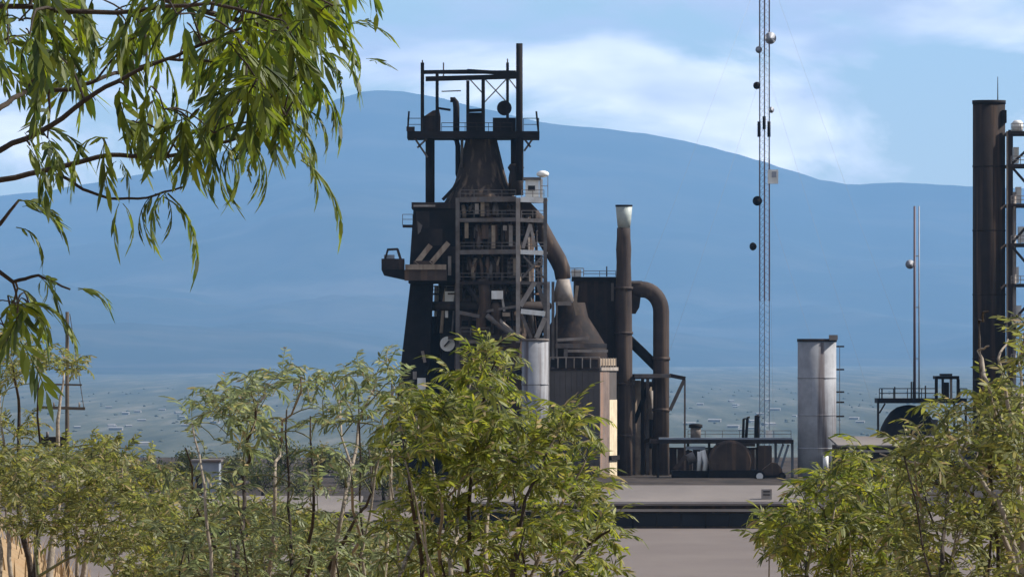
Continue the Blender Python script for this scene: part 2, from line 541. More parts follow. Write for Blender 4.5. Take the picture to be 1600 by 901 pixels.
for k in range(14):
    a = -1.25 + k * .19; rr_ = 7.6 + (k % 3) * .35
    ftube("cooling_pipe", ("rust_steel", "dark_steel", "tan_steel", "grey_steel")[k % 4], bf, [(762 + rr_ * 10 * math.sin(a), 330 + (k * 37 % 40), F0 - rr_ * math.cos(a)), (762 + (rr_ + .3) * 10 * math.sin(a), 440, F0 - (rr_ + .5) * math.cos(a)), (762 + (rr_ + 1.2) * 10 * math.sin(a), 520, F0 - (rr_ + 1.2) * math.cos(a))], .16 + .06 * (k % 3), 8)
# top platform and gantry
T0, T1 = F0 - 6, F0 + 6
fbox("top_deck", "black_steel", bf, 636, 205, 843, 216, T0, T1)
fbox("deck_edge", "dark_steel", bf, 635, 198, 648, 205, T0 - .2, T0 + .3)
for Y in (T0, T1):
    railing(bf, 637, 660, 205, Y, 2.0, "dark_steel"); railing(bf, 818, 842, 205, Y, 2.0, "dark_steel")
    railing(bf, 690, 800, 205, Y, 1.3, "dark_steel")
for a in ((637, 205), (841, 205)):
    fbar("rail_post", "black_steel", bf, (a[0], 205, T0), (a[0] + (2 if a[0] < 700 else -3), 174, T0), 0.28)
    railing(bf, a[0], a[0], 205, T0, 2.0, "dark_steel", Yb=T1)
for px, y0, wd in ((660, 98, .55), (683, 112, .5), (731, 126, .5), (755, 120, .55), (793, 98, .45)):
    for Y in (T0 + 1, T1 - 1):
        if px in (731, 683) and Y > F0: continue
        fbar("gantry_post", "black_steel", bf, (px, 206, Y), (px, y0, Y), wd)
fbar("gantry_beam", "black_steel", bf, (659, 113, T0 + 1), (732, 112, T0 + 1), .6)
fbar("gantry_beam", "black_steel", bf, (730, 111, T0 + 1), (812, 116, T0 + 1), .6)
fbar("gantry_beam", "black_steel", bf, (665, 123.5, T0 + 1), (810, 119.5, T0 + 1), .75)
fbar("gantry_beam", "black_steel", bf, (660, 113, T1 - 1), (806, 113, T1 - 1), .55)
for px in (660, 806):
    fbar("gantry_beam", "black_steel", bf, (px, 114, T0 + 1.2), (px, 114, T1 - 1.2), .5)
for a, c_ in (((757, 123), (792, 160)), ((757, 160), (792, 123)), ((735, 125), (756, 148)), ((795, 123), (808, 140))):
    fbar("gantry_brace", "grey_steel", bf, (a[0], a[1], T1 - 1), (c_[0], c_[1], T1 - 1), .18)
fbar("gantry_brace", "grey_steel", bf, (690, 143, T1 - 1), (720, 142, T1 - 1), .18)
for px, y0, y1 in ((660, 98, 94), (693, 112, 98), (793, 98, 92)):
    fbar("lightning_rod", "grey_steel", bf, (px, y0 + 14, T0 + 1), (px, y1, T0 + 1), .2)
# winch, gooseneck vent, motor housings on the deck
mbt = MB(); c0 = P(788, 169, F0 - 4); mbt.tube([c0 + Vector((0, -0.5, 0)), c0 + Vector((0, 0.5, 0))], 1.15, 24); mbt.build("winch_wheel", "black_steel", bf)
fbox("winch_housing", "black_steel", bf, 770, 184, 806, 205, F0 - 4.2, F0 + 2)
fbox("winch_housing", "dark_steel", bf, 661, 181, 688, 205, F0 - 4.2, F0 + 2)
mbt = MB(); a = P(664, 181, F0 - 4); mbt.prism([(a.x, a.z), (a.x + 2.4, a.z), (a.x + 2.2, a.z + 1.0), (a.x + 1.2, a.z + .8)], F0 - 4, F0 + 1); mbt.build("motor_cover", "rust_steel", bf)
fbar("deck_rail", "black_steel", bf, (684, 169, F0 - 4), (704, 172, F0 - 4), .35)
fbox("hopper_box", "black_steel", bf, 731, 176, 757, 205, F0 - 3.5, F0 + 3)
fbar("deck_rail", "black_steel", bf, (733, 173, F0 - 4), (755, 172, F0 - 4), .5)
ftube("gooseneck_vent", "black_steel", bf, [(713, 206, F0 - 4), (713, 168, F0 - 4), (712, 160, F0 - 4), (709, 156, F0 - 4), (703.5, 156, F0 - 4)], [.5, .5, .48, .45, .4], 12)
# uptake legs, bleeder stack
ftube("uptake_pipe", "black_steel", bf, [(672, 322, F0 - 1), (672, 215, F0 - 1)], .72, 16)
ftube("uptake_pipe", "black_steel", bf, [(808, 285, F0 - 2), (808, 215, F0 - 2)], 1.0, 16)
ftube("drain_pipe", "black_steel", bf, [(690, 213, F0 + 2), (705, 214, F0 + 2), (713, 218, F0 + 2), (715.5, 228, F0 + 2), (715.5, 272, F0 + 2), (719, 284, F0 + 2), (726, 292, F0 + 2)], .42, 10)
ftube("drain_pipe", "grey_steel", bf, [(722, 216, F0 - 2), (721.5, 262, F0 - 2)], .22, 8)
fbar("cone_brace", "black_steel", bf, (692, 312, F0 - 3), (722, 280, F0 - 2), .5)
flathe("bleeder_stack", "black_steel", bf, 811.5, F0 - 5, [(282, .56), (68, .52)], 14)
flathe("bleeder_valve", "dark_steel", bf, 806, F0 - 3, [(305, 1.15), (278, 1.15), (268, .95), (262, 1.3), (256, .9)], 16)
for a, c_ in (((648, 216), (668, 246)), ((667, 217), (652, 231)), ((833, 216), (819, 236)), ((820, 218), (829, 230))):
    fbar("deck_bracket", "grey_steel", bf, (*a, F0 - 3), (*c_, F0 - 3), .3)
# hoist tower on the left
def prismpx(name, m_, pts, Ya, Yb, par=None):
    mbp = MB(); mbp.prism([(P(x_, y_, Ya).x, P(x_, y_, Ya).z) for x_, y_ in pts][::-1], Ya, Yb); return mbp.build(name, m_, par or bf)
prismpx("hoist_house", "black_steel", [(646, 326), (716, 322), (716, 442), (638, 442)], F0 - 9.5, F0 + 5)
for r_ in range(4):
    for c_ in range(3):
        x0_ = 650 + c_ * 22 - r_ * 1.6 + (0 if c_ else r_ * .2)
        fbox("cladding_plate", ("black_steel", "dark_steel")[(r_ * 2 + c_ * 3) % 5 == 0], bf, x0_, 330 + r_ * 27.5, x0_ + 21, 356 + r_ * 27.5, F0 - 9.58 - .05 * ((r_ + c_) % 2), F0 - 9.505)
prismpx("hoist_leg", "black_steel", [(641, 442.5), (677, 442.5), (662, 770), (603, 770)], F0 - 6, F0 - 1)
prismpx("hoist_leg", "black_steel", [(688, 442.5), (716, 442.5), (716, 770), (690, 770)], F0 - 6, F0 - 1)
prismpx("hoist_wall", "black_steel", [(640, 494), (714, 494), (714, 770), (606, 770)], F0 - 2.5, F0 + 2.5)
fbox("pale_patch", "white_paint", bf, 678.5, 446, 686.5, 494, F0 - 3, F0 - 2.8)  # white sheet put in for bright sky seen through the open slit
fbox("pale_patch", "white_paint", bf, 695, 455, 711.5, 471, F0 - 6.5, F0 - 6.2)  # second open slit, its brightness given by white sheets
fbox("pale_patch", "white_paint", bf, 695.5, 471.3, 700, 496, F0 - 6.5, F0 - 6.2)  # lower arm of that bright slit, also a white sheet
mbt = MB(); c0 = P(699, 537, F0 - 6.3); mbt.tube([c0, c0 + Vector((0, -.35, 0))], 1.15, 24); mbt.build("pale_disc", "white_paint", bf)  # white disc standing in for a bright round opening
fbar("disc_bar", "dark_steel", bf, (694, 541, F0 - 6.8), (702, 532, F0 - 6.8), .22)  # diagonal bar across the round opening
fbox("pale_patch", "white_paint", bf, 652, 590, 665, 609, F0 - 6.4, F0 - 6.2)
fbox("pale_patch", "light_steel", bf, 645, 580, 651, 592, F0 - 6.4, F0 - 6.2)
fbar("pale_patch", "light_steel", bf, (660, 548, F0 - 6.3), (664, 566, F0 - 6.3), .45)
fbox("roof_slab", "dark_steel", bf, 643, 316, 713, 325.5, F0 - 10, F0 + 5.2)
fbox("roof_slab", "light_steel", bf, 646, 320, 680, 323, F0 - 10.4, F0 - 10.1)
fbox("side_deck", "dark_steel", bf, 629, 351, 645, 355, F0 - 6, F0 - 2)
railing(bf, 629, 645, 351, F0 - 6, 1.6, "grey_steel", 1.2)
prismpx("side_bracket", "grey_steel", [(652, 345), (660, 352), (657, 362), (653, 366)], F0 - 9.9, F0 - 9.6)
# skip landing beam
fbox("landing_beam", "tan_steel", bf, 633, 413, 697, 421, F0 - 14, F0 - 10.2)
fbox("landing_beam", "rust_steel", bf, 632, 421.3, 698, 438, F0 - 13.7, F0 - 10.2)
fbox("landing_box", "dark_steel", bf, 596, 404, 631.5, 421, F0 - 13, F0 - 8)
prismpx("landing_box", "black_steel", [(596, 421.3), (632, 421.3), (632, 437), (600, 430)], F0 - 13, F0 - 8)
fbox("landing_cabin", "pale_blue", bf, 600, 398, 616, 403.8, F0 - 12, F0 - 9)
fbar("landing_arm", "dark_steel", bf, (605, 390, F0 - 12), (622, 389, F0 - 12), .35)
fbar("landing_arm", "dark_steel", bf, (621, 389, F0 - 12), (626, 405, F0 - 12), .4)
fbar("landing_arm", "dark_steel", bf, (606, 390, F0 - 12), (602, 404, F0 - 12), .3)
fbar("landing_strut", "tan_steel", bf, (650, 412, F0 - 12), (672, 384, F0 - 10.6), .8)
fbar("landing_strut", "tan_steel", bf, (673, 412, F0 - 12), (700, 380, F0 - 10.6), .8)
fbar("landing_strut", "rust_steel", bf, (646, 411, F0 - 12), (676, 411, F0 - 12), .7)
fbox("landing_panel", "light_steel", bf, 700, 400, 705, 430, F0 - 10, F0 - 9.7)
# steel frame around the shell
C0, C1 = F0 - 11, F0 + 9
for px, m_, wd in ((715, "grey_steel", .62), (809.5, "light_steel", .66), (852, "grey_steel", .55)):
    fbar("frame_column", m_, bf, (px, 309, C0), (px, 535 if px != 715 else 765, C0), wd)
    fbar("frame_column", "dark_steel", bf, (px, 309, C1), (px, 765, C1), .6)
fbar("frame_column", "light_steel", bf, (857, 440, C0 - 1), (857, 760, C0 - 1), .45)
for py, h_, ml, mr in ((310, 8, "grey_steel", "white_paint"), (342, 6, "grey_steel", "light_steel"), (392, 7, "grey_steel", "white_paint"), (440, 5, "dark_steel", "grey_steel")):
    fbox("frame_deck", "dark_steel", bf, 713, py + 1, 850, py + 3.5, C0 + .6, C1 - .6)
    fbar("deck_girder", ml, bf, (718.4, py + 2, C0), (806, py + 1, C0), h_ * .1, .4)
    fbar("deck_girder", mr, bf, (813.1, py + 1.5, C0), (849, py + 3, C0), h_ * .1, .4)
    fbar("deck_girder", mr, bf, (852, py + 3, C0 + .5), (852, py + 3, C1 - .5), h_ * .1, .3)
    railing(bf, 719, 806, py - 2, C0, 1.1, "grey_steel", 1.8, .1)
    railing(bf, 815, 850, py - 2, C0, 1.1, "light_steel", 1.5, .1)
for a, c_, wd, m_ in (((813, 478), (836, 440), .75, "light_steel"), ((840, 443), (851, 478), .6, "grey_steel"), ((814, 486), (852, 490), .75, "white_paint"),
                      ((838, 528), (852, 496), .75, "light_steel"), ((816, 494), (830, 528), .5, "grey_steel"), ((817, 388), (829, 350), .55, "light_steel"),
                      ((829, 352), (836, 386), .45, "light_steel"), ((816, 434), (848, 400), .35, "grey_steel"), ((818, 400), (850, 434), .3, "grey_steel"),
                      ((818, 533), (852, 531), .7, "light_steel")):
    fbar("frame_brace", m_, bf, (*a, C0), (*c_, C0), wd)
ftube("riser_pipe", "rust_steel", bf, [(826, 345, F0 - 4), (826, 640, F0 - 4)], .85, 12)
ftube("riser_pipe", "dark_steel", bf, [(842, 395, F0 + 3), (842, 640, F0 + 3)], .6, 12)
# tapping floor pipes, boxes and braces in front of the shell
ftube("blow_pipe", "rust_steel", bf, [(754, 436, C0 + 1), (758, 458, C0 + .5), (758, 480, C0 + .5), (752, 498, C0 + 1), (752, 528, C0 + 1)], [.8, .95, .95, .8, .8], 12)
ftube("blow_pipe", "grey_steel", bf, [(760, 492, C0), (770, 500, C0), (783, 511, C0), (802, 524, C0)], .42, 10)
ftube("blow_pipe", "light_steel", bf, [(774, 493, C0 + .3), (788, 508, C0 + .3), (805, 522, C0 + .3)], .33, 10)
ftube("blow_pipe", "light_steel", bf, [(717, 533, C0 - 1), (765, 532, C0 - 1)], .42, 10)
ftube("blow_pipe", "dark_steel", bf, [(725, 440, C0 + 1), (746, 468, C0 + .7), (752, 478, C0 + .7)], .4, 10)
fbar("frame_brace", "grey_steel", bf, (718, 488, C0), (749, 494, C0), .55)
fbar("frame_brace", "grey_steel", bf, (760, 486, C0), (808, 478, C0), .4)
fbox("valve_box", "white_paint", bf, 768, 454, 786, 467, C0 - .5, C0 + .8)
fbar("valve_arm", "light_steel", bf, (785, 466, C0), (788, 486, C0), .35)
fbox("valve_box", "tan_steel", bf, 785, 488, 797, 494, C0 - .5, C0 + .8)
flathe("valve_drum", "rust_steel", bf, 775, C0 + .5, [(508, .8), (478, .8), (472, .5)], 12)
fbox("cast_floor", "dark_steel", bf, 700, 524, 812, 530, C0 - 2, C0 + 4)
railing(bf, 720, 765, 524, C0 - 2, 1.2, "grey_steel", 1.2, .1)
rb = random.Random(4)
for lo, hi in ((316, 340), (350, 390), (400, 438), (446, 470)):
    for k in range(17):
        px = rb.uniform(722, 800); wd = rb.uniform(3, 9); a = rb.uniform(lo, lo + 6); b_ = rb.uniform((lo + hi) / 2, hi)
        m_ = rb.choice(["grey_steel", "dark_steel", "rust_steel", "rust_steel", "vessel_plate", "tan_steel", "black_steel"])
        if rb.random() < .72:
            ftube("service_pipe", m_, bf, [(px, b_, C0 + 1.5 + rb.random()), (px, (a + b_) / 2, C0 + 1.5), (px + rb.uniform(-5, 5), a, C0 + 2)], wd * .045, 8)
        else:
            fbox("equipment_box", m_, bf, px, a, px + wd * 1.4, b_, C0 + 1.2 + rb.random(), C0 + 3.5)
for px, a, b_ in ((795, 352, 385), (786, 352, 360), (742, 318, 334), (751, 315, 338), (768, 352, 388), (726, 348, 372), (802, 404, 430)):
    fbox("equipment_box", "light_steel" if px in (795, 786, 742) else "tan_steel", bf, px, a, px + 6, b_, C0 + .7, C0 + 1.1)
for py in (405, 412, 419, 426):
    fbox("louvre", "dark_steel", bf, 793, py, 801, py + 3, C0 + .8, C0 + 1)
# white cabin at the top right
fbox("cabin", "white_paint", bf, 821, 281, 842, 308, C0 + .5, C0 + 5)
fbox("cabin_window", "dark_glass", bf, 825, 290, 836, 298, C0 + .4, C0 + .49)
fbox("cabin_roof", "grey_steel", bf, 817, 277, 845, 281, C0, C0 + 5.4)
fbox("cabin_wall", "white_paint", bf, 843, 279, 848, 308, C0 + .5, C0 + 5)
mbt = MB(); c0 = P(848, 272, C0 + 2)
mbt.tube([c0 + Vector((0, 0, z_)) for z_ in (-.55, -.5, -.3, 0, .3, .5, .55)], [.05, .4, .85, 1.0, .85, .4, .05], 18); mbt.build("radome", "white_paint", bf)
railing(bf, 845, 856, 308, C0, 3.3, "light_steel", 1.0, .1)
# downcomer
ftube("downcomer", "duct_steel", bf, [(800, 320, F0), (820, 326, F0), (838, 345, F0), (856, 378, F0), (872, 406, F0 - 1), (878, 420, F0 - 1), (880, 436, F0 - 1)], [1.3, 1.35, 1.35, 1.35, 1.35, 1.3, 1.2], 20)

# ------------------------------------------------------------------ dust catcher, filter house, shed
D0 = 1196.0
g = P(890, 760, D0)
dc = thing("dust_catcher", "dark conical dust catcher under the slanting downcomer pipe", "dust catcher", (g.x, D0, 0))
flathe("neck", "light_steel", dc, 880, D0 + 2, [(472, 1.75), (436, 1.0)], 18)
flathe("cone", "dark_steel", dc, 893, D0 + 2, [(600, 5.6), (556, 5.6), (540, 5.4), (520, 4.2), (495, 2.6), (472.5, 2.1)], 28)
fbar("flange", "light_steel", dc, (868, 474, D0 - 1), (893, 474, D0 - 1), .6)
fbar("pipe_stay", "tan_steel", dc, (902, 446, D0 - 1), (899, 470, D0 - 1), .5)
fbar("pipe_stay", "tan_steel", dc, (898, 470, D0 - 1), (903, 492, D0 - 1), .7)
fbar("frame_column", "grey_steel", dc, (864, 440, D0 - 5), (864, 578, D0 - 5), .45)
fbar("frame_column", "grey_steel", dc, (870, 470, D0 - 5), (870, 560, D0 - 5), .3)
fbar("frame_beam", "light_steel", dc, (870, 531, D0 - 5), (920, 528, D0 - 5), .45)
fbar("frame_beam", "grey_steel", dc, (868, 540, D0 - 5.3), (948, 540, D0 - 5.3), .7)
fbar("frame_beam", "light_steel", dc, (884, 548, D0 - 5.3), (950, 548, D0 - 5.3), .4)
fbar("frame_beam", "grey_steel", dc, (884, 545, D0 - 5.6), (884, 557, D0 - 5.6), .6)
fh = thing("filter_house", "dark block shaped filter house behind the brown chimney", "building", (P(930, 760, 1206).x, 1206, 0))
prismpx("wall", "dark_steel", [(897, 439), (963, 436), (963, 770), (897, 770)], 1204, 1216, fh)
fbox("roof", "black_steel", fh, 894, 432.5, 966, 438.5, 1203.4, 1217)
railing(fh, 884, 912, 432, 1203.6, 1.3, "light_steel", 1.2, .12)
railing(fh, 912, 962, 432, 1203.6, .9, "grey_steel", 2.0, .09)
fbox("roof_box", "white_paint", fh, 893, 421, 908, 432, 1205, 1209)
fbar("roof_post", "dark_steel", fh, (948, 432, 1205), (948, 416, 1205), .2)
fbox("wall_panel", "grey_steel", fh, 955, 442, 959, 470, 1203.7, 1203.95)

sh = thing("corrugated_shed", "tall grey brown sheet metal shed with a sunlit narrow side", "shed", (P(937, 760, 1186).x, 1186, 0))
def rotbox(mbx, corner, a, L1, L2, z0, z1):
    """corner is nearest the viewer; L1 runs left and away, L2 right and away"""
    e1 = Vector((-math.cos(a), math.sin(a), 0)); e2 = Vector((math.sin(a), math.cos(a), 0))
    c_ = Vector((corner.x, corner.y, 0))
    q = [c_, c_ + e2 * L2, c_ + e2 * L2 + e1 * L1, c_ + e1 * L1]
    vs_ = [(p.x, p.y, z0) for p in q] + [(p.x, p.y, z1) for p in q]
    mbx.add(vs_, [(0, 3, 2, 1), (4, 5, 6, 7), (0, 1, 5, 4), (1, 2, 6, 5), (2, 3, 7, 6), (3, 0, 4, 7)])
    return e1, e2
SA = R(15)
cn = P(937, 579, 1186)
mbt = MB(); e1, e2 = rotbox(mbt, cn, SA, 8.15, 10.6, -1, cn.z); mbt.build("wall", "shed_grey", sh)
def facestrip(name, m_, org, e, nrm, u0, u1, z0, z1, th):
    mbx = MB(); a = org + e * u0; b_ = org + e * u1
    q = [a, b_, b_ + nrm * th, a + nrm * th]
    mbx.add([(p.x, p.y, z0) for p in q] + [(p.x, p.y, z1) for p in q], [(0, 3, 2, 1), (4, 5, 6, 7), (0, 1, 5, 4), (1, 2, 6, 5), (2, 3, 7, 6), (3, 0, 4, 7)])
    mbx.build(name, m_, sh)
oc = Vector((cn.x, cn.y, 0)); n1_ = Vector((-math.sin(SA), -math.cos(SA), 0)); n2_ = Vector((math.cos(SA), -math.sin(SA), 0))
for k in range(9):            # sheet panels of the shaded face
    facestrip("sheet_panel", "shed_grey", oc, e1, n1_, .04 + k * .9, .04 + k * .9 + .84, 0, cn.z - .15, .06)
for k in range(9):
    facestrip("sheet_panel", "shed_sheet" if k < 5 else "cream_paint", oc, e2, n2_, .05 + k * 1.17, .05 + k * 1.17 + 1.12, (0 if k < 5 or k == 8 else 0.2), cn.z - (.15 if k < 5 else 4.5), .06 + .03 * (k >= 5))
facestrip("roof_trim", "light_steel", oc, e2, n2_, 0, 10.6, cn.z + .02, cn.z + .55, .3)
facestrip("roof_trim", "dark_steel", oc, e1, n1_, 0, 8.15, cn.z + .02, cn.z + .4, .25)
facestrip("pipe_clamp", "black_steel", oc, e2, n2_, 5.5, 10.6, P(0, 714, 1186).z - .5, P(0, 714, 1186).z + .2, .5)
# handrail with infill panels round the shed roof
for k in range(6):
    u0 = .3 + k * 1.3
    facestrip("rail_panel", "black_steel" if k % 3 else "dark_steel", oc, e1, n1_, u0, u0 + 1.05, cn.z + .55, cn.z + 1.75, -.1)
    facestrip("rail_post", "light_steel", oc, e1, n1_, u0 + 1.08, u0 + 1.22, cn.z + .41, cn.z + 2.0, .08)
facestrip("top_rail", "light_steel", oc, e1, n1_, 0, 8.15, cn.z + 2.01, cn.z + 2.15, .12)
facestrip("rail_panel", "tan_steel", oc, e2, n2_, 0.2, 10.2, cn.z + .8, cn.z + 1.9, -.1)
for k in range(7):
    facestrip("rail_post", "light_steel", oc, e2, n2_, .1 + k * 1.65, .25 + k * 1.65, cn.z + .56, cn.z + 2.0, .08)

# chimney with pale cap
ch = thing("chimney_stack", "slender brown steel chimney with pale green cap above the shed", "chimney", (P(974, 745, 1203).x, 1203, 0))
flathe("shaft", "duct_steel", ch, 974.5, 1203, [(765, 1.36), (560, 1.36), (480, 1.3), (440, 1.22), (410, 1.12), (390, 1.2), (372, 1.08), (356, 1.05)], 24)
flathe("cap", "cap_paint", ch, 975, 1203, [(355.8, .98), (340, 1.15), (323, 1.3)], 24)
flathe("cap_rim", "black_steel", ch, 975, 1203, [(322.8, 1.34), (320, 1.34)], 24)
for py in (680, 600, 520, 450):
    flathe("ring_flange", "duct_steel", ch, 974.5, 1203, [(py + 2, 1.48), (py - 2, 1.48)], 24)

# gas duct
gd = thing("gas_duct", "brown gooseneck gas duct arching over beside the capped chimney", "duct", (P(1033, 745, 1206).x, 1206, 0))
arc = [(1003 + 30 * math.sin(a), 487 - 35 * math.cos(a), 1206) for a in [k * math.pi / 2 / 8 for k in range(9)]]
ftube("bend_pipe", "duct_steel", gd, [(978, 452, 1206), (992, 452, 1206)] + arc + [(1033, 520, 1206), (1033, 765, 1206)], 1.28, 22)
for py in (560, 640):
    flathe("ring_flange", "duct_steel", gd, 1033, 1206, [(py + 2.5, 1.42), (py - 2.5, 1.42)], 22)
ftube("branch_pipe", "black_steel", gd, [(980, 528, 1207), (1004, 551, 1207), (1030, 577, 1207)], .8, 14)
prismpx("hopper", "dark_steel", [(985, 458), (1001, 465), (999, 480), (993, 490), (985, 490)], 1204.2, 1205.2, gd)
fbar("pipe_rail", "light_steel", gd, (984, 440, 1205), (1003, 440, 1205), .3)

# pipe rack behind
pr_ = thing("pipe_rack", "brown open pipe rack house beneath the gas duct", "pipe rack", (P(1004, 745, 1212).x, 1212, 0))
for px, r_, top in ((992, .95, 594), (1016, .8, 604)):
    flathe("vessel", "tan_steel", pr_, px, 1215, [(768, r_), (top, r_)], 18)
fbox("back_wall", "rust_steel", pr_, 984, 596, 1026, 768, 1218, 1220)
fbox("roof", "dark_steel", pr_, 980, 584, 1028, 592, 1211, 1221)
for px in (990, 1004, 1012, 1021):
    fbar("column", "grey_steel" if px in (1012, 990) else "dark_steel", pr_, (px, 592, 1210), (px, 765, 1210), .5)
fbar("brace", "black_steel", pr_, (1014, 600, 1210.6), (991, 660, 1210.6), .7)
fbar("brace", "dark_steel", pr_, (1003, 690, 1209.5), (1024, 684, 1209.5), .6)
ftube("pipe", "light_steel", pr_, [(1017, 610, 1209), (1017, 655, 1209)], .45, 10)
fbox("panel", "black_steel", pr_, 1009, 655, 1022, 700, 1214, 1214.8)

# upper bracket platform + catwalk
cw = thing("catwalk", "long steel catwalk running from the gas duct to the pale tank", "catwalk", (P(1130, 745, 1190).x, 1190, 0))
fbox("upper_deck", "grey_steel", cw, 992, 584, 1048, 590, 1200, 1204.6)
fbar("upper_beam", "dark_steel", cw, (1046, 586, 1203), (1071, 591, 1203), .6)
fbar("bracket", "grey_steel", cw, (1069, 593, 1203), (1047, 640, 1204), .55)
fbar("post", "grey_steel", cw, (1070, 592, 1203), (1070, 765, 1203), .28)
fbox("deck", "dark_steel", cw, 1016, 686.5, 1240, 692.5, 1185, 1189)
fbox("deck_plate", "pale_blue", cw, 1030, 683.5, 1238, 686.2, 1185.1, 1188.9)
railing(cw, 1075, 1236, 683.5, 1188.5, 1.1, "grey_steel", 2.4, .08)
for px in (1028, 1075, 1108, 1184, 1212, 1238):
    fbar("leg", "dark_steel" if px < 1200 else "pale_blue", cw, (px, 692, 1187), (px, 762, 1187), .4)
for a, c_ in (((1224, 693), (1212, 728)), ((1232, 694), (1218, 738)), ((1092, 705), (1104, 740))):
    fbar("strut", "pale_blue", cw, (*a, 1186), (*c_, 1186), .35)
fbox("tank_seat", "pale_blue", cw, 1072, 697, 1102, 702, 1185.6, 1187)
def top_thing(fn, name, label, cat, *a, **k):
    o = fn(name, *a, **k); tag(o, label, cat); return o
tk = thing("header_tank", "small black lidded header tank standing on the long catwalk", "tank", P(1087, 683.4, 1187))
flathe("drum", "grey_steel", tk, 1087, 1187, [(683.2, .8), (668, .8)], 16)
flathe("lid", "black_steel", tk, 1087, 1187, [(667.8, 1.05), (663, 1.05), (661.5, .5)], 16)
for px, top, le, r_, lab in ((1162, 654, 0, .22, "thin dark vent pipe, straight, on the long catwalk"), (1168, 652, 2, .24, "dark vent pipe leaning slightly on the long catwalk"), (1181, 650, -4, .42, "thick black vent pipe on the long catwalk beside the thin ones")):
    mbt = MB(); p0 = P(px - le * .6 - 1, 683.4, 1187); p1 = P(px + (0 if le >= 0 else 1.5), top, 1187)
    mbt.tube([p0, p0.lerp(p1, .4), p1, p1 + Vector((.35, 0, .05))], [r_, r_, r_ * .9, r_ * .8], 10)
    tag(mbt.build("vent_pipe", "black_steel"), lab, "pipe")
# things under the catwalk
ld = thing("slag_ladle", "dark rounded slag ladle resting under the catwalk", "ladle", (P(1142, 752, 1184).x, 1184, 0))
mbt = MB(); c0 = P(1142, 722, 1180)
mbt.tube([(c0.x, 1180 + k, c0.z) for k in (0, .6, 8, 8.6)], [3.0, 3.4, 3.4, 3.0], 24); mbt.build("drum", "rust_steel", ld)
fbox("cradle", "black_steel", ld, 1108, 734, 1182, 759, 1179.5, 1188)
fbox("rim", "dark_steel", ld, 1120, 692.8, 1180, 697, 1180.5, 1187)
fbox("panel", "rust_steel", ld, 1184, 696, 1206, 735, 1183, 1186)
vt = thing("valve_skid", "pale valve pipes on a dark skid beneath the catwalk", "pipework", (P(1090, 752, 1184).x, 1184, 0))
ftube("pipe", "white_paint", vt, [(1093, 705, 1183), (1092, 735, 1183)], .35, 10)
ftube("pipe", "white_paint", vt, [(1098, 703, 1183), (1103, 722, 1183), (1101, 738, 1183)], .42, 10)
ftube("valve", "grey_steel", vt, [(1074, 718, 1183), (1086, 712, 1183)], .8, 12)
fbox("skid", "black_steel", vt, 1050, 735, 1108, 759, 1182, 1187)
fbar("stay", "rust_steel", vt, (1054, 733, 1182.5), (1072, 712, 1182.5), .6)
tr = thing("yard_trailer", "low brown yard trailer with white wheel hub under the catwalk", "trailer", (P(1205, 752, 1176).x, 1176, gz(1176)))
prismpx("body", "rust_steel", [(1192, 733), (1206, 722), (1214, 723), (1222, 732), (1224, 742), (1192, 742)], 1175, 1178, tr)
fbox("chassis", "black_steel", tr, 1180, 741.5, 1226, 746, 1175.2, 1177.8)
for px in (1187, 1222):
    c0 = P(px, 743.5, 1174.7)
    mbt = MB(); mbt.tube([c0, c0 + Vector((0, .5, 0))], .85 if px == 1187 else .6, 20); wh = mbt.build("wheel", "black_steel", tr)
    mbt = MB(); mbt.tube([c0 + Vector((0, -.12, 0)), c0 + Vector((0, -.01, 0))], .52 if px == 1187 else .3, 16); mbt.build("hub", "white_paint" if px == 1187 else "dark_steel", wh)

rw = thing("plate_wall", "low dark brown wall of upright steel plates behind the slag ladle", "barrier", (P(1125, 755, 1216).x, 1216, 1.5))  # low plate wall, added to close the view beneath the catwalk
for k in range(13):
    u = 1046 + k * 12.2
    fbox("plate", "rust_steel" if k % 3 else "dark_steel", rw, u, 699 + (k * 7 % 5), u + 11.6, 762, 1216 + .15 * (k % 2), 1216.6)
fbar("cap_rail", "dark_steel", rw, (1045, 700, 1215.8), (1206, 700, 1215.8), .3)

# pale tank with ladder; front silo
st = thing("storage_tank", "pale grey cylindrical tank streaked with rust, ladder on its side", "tank", (P(1277, 745, 1185).x, 1185, 0))
flathe("drum", "silo_paint", st, 1276.5, 1185, [(770, 2.98), (534, 2.98)], 40)
flathe("rim", "dark_steel", st, 1276.5, 1185, [(533.8, 3.08), (529, 3.08)], 40)
for py in (700, 648, 590):
    flathe("seam_band", "silo_paint", st, 1276.5, 1185, [(py + 1, 3.02), (py - 1, 3.02)], 40)
fbox("top_bracket", "light_steel", st, 1296, 523, 1309, 531, 1182, 1184)
mbt = MB()
for s_ in (0, .55):
    mbt.bar(P(1312, 540, 1185 + s_), P(1312, 740, 1185 + s_), .09)
for k in range(48):
    z_ = 541 + k * 4
    mbt.bar(P(1312, z_, 1185), P(1312, z_, 1185.55), .05)
mbt.build("ladder", "grey_steel", st)
for py in (541, 577, 612, 628, 650, 682):
    fbar("ladder_bracket", "dark_steel", st, (1306, py, 1185.2), (1319, py, 1185.2), .25)
ftube("vent_pipe", "white_paint", st, [(1290, 735, 1181.6), (1290, 712, 1181.6)], .45, 10)
ftube("vent_pipe", "dark_steel", st, [(1302, 735, 1182), (1302, 716, 1182)], .2, 10)
si = thing("silo", "pale blue grey silo at the foot of the blast furnace", "silo", (P(836, 760, 1182).x, 1182, 0))
flathe("drum", "silo_paint", si, 836, 1182, [(770, 2.05), (533, 2.05)], 32)
flathe("rim", "grey_steel", si, 836, 1182, [(532.8, 2.15), (529, 2.15)], 32)
for py in (600, 665):
    flathe("seam_band", "silo_paint", si, 836, 1182, [(py + 1.2, 2.1), (py - 1.2, 2.1)], 32)

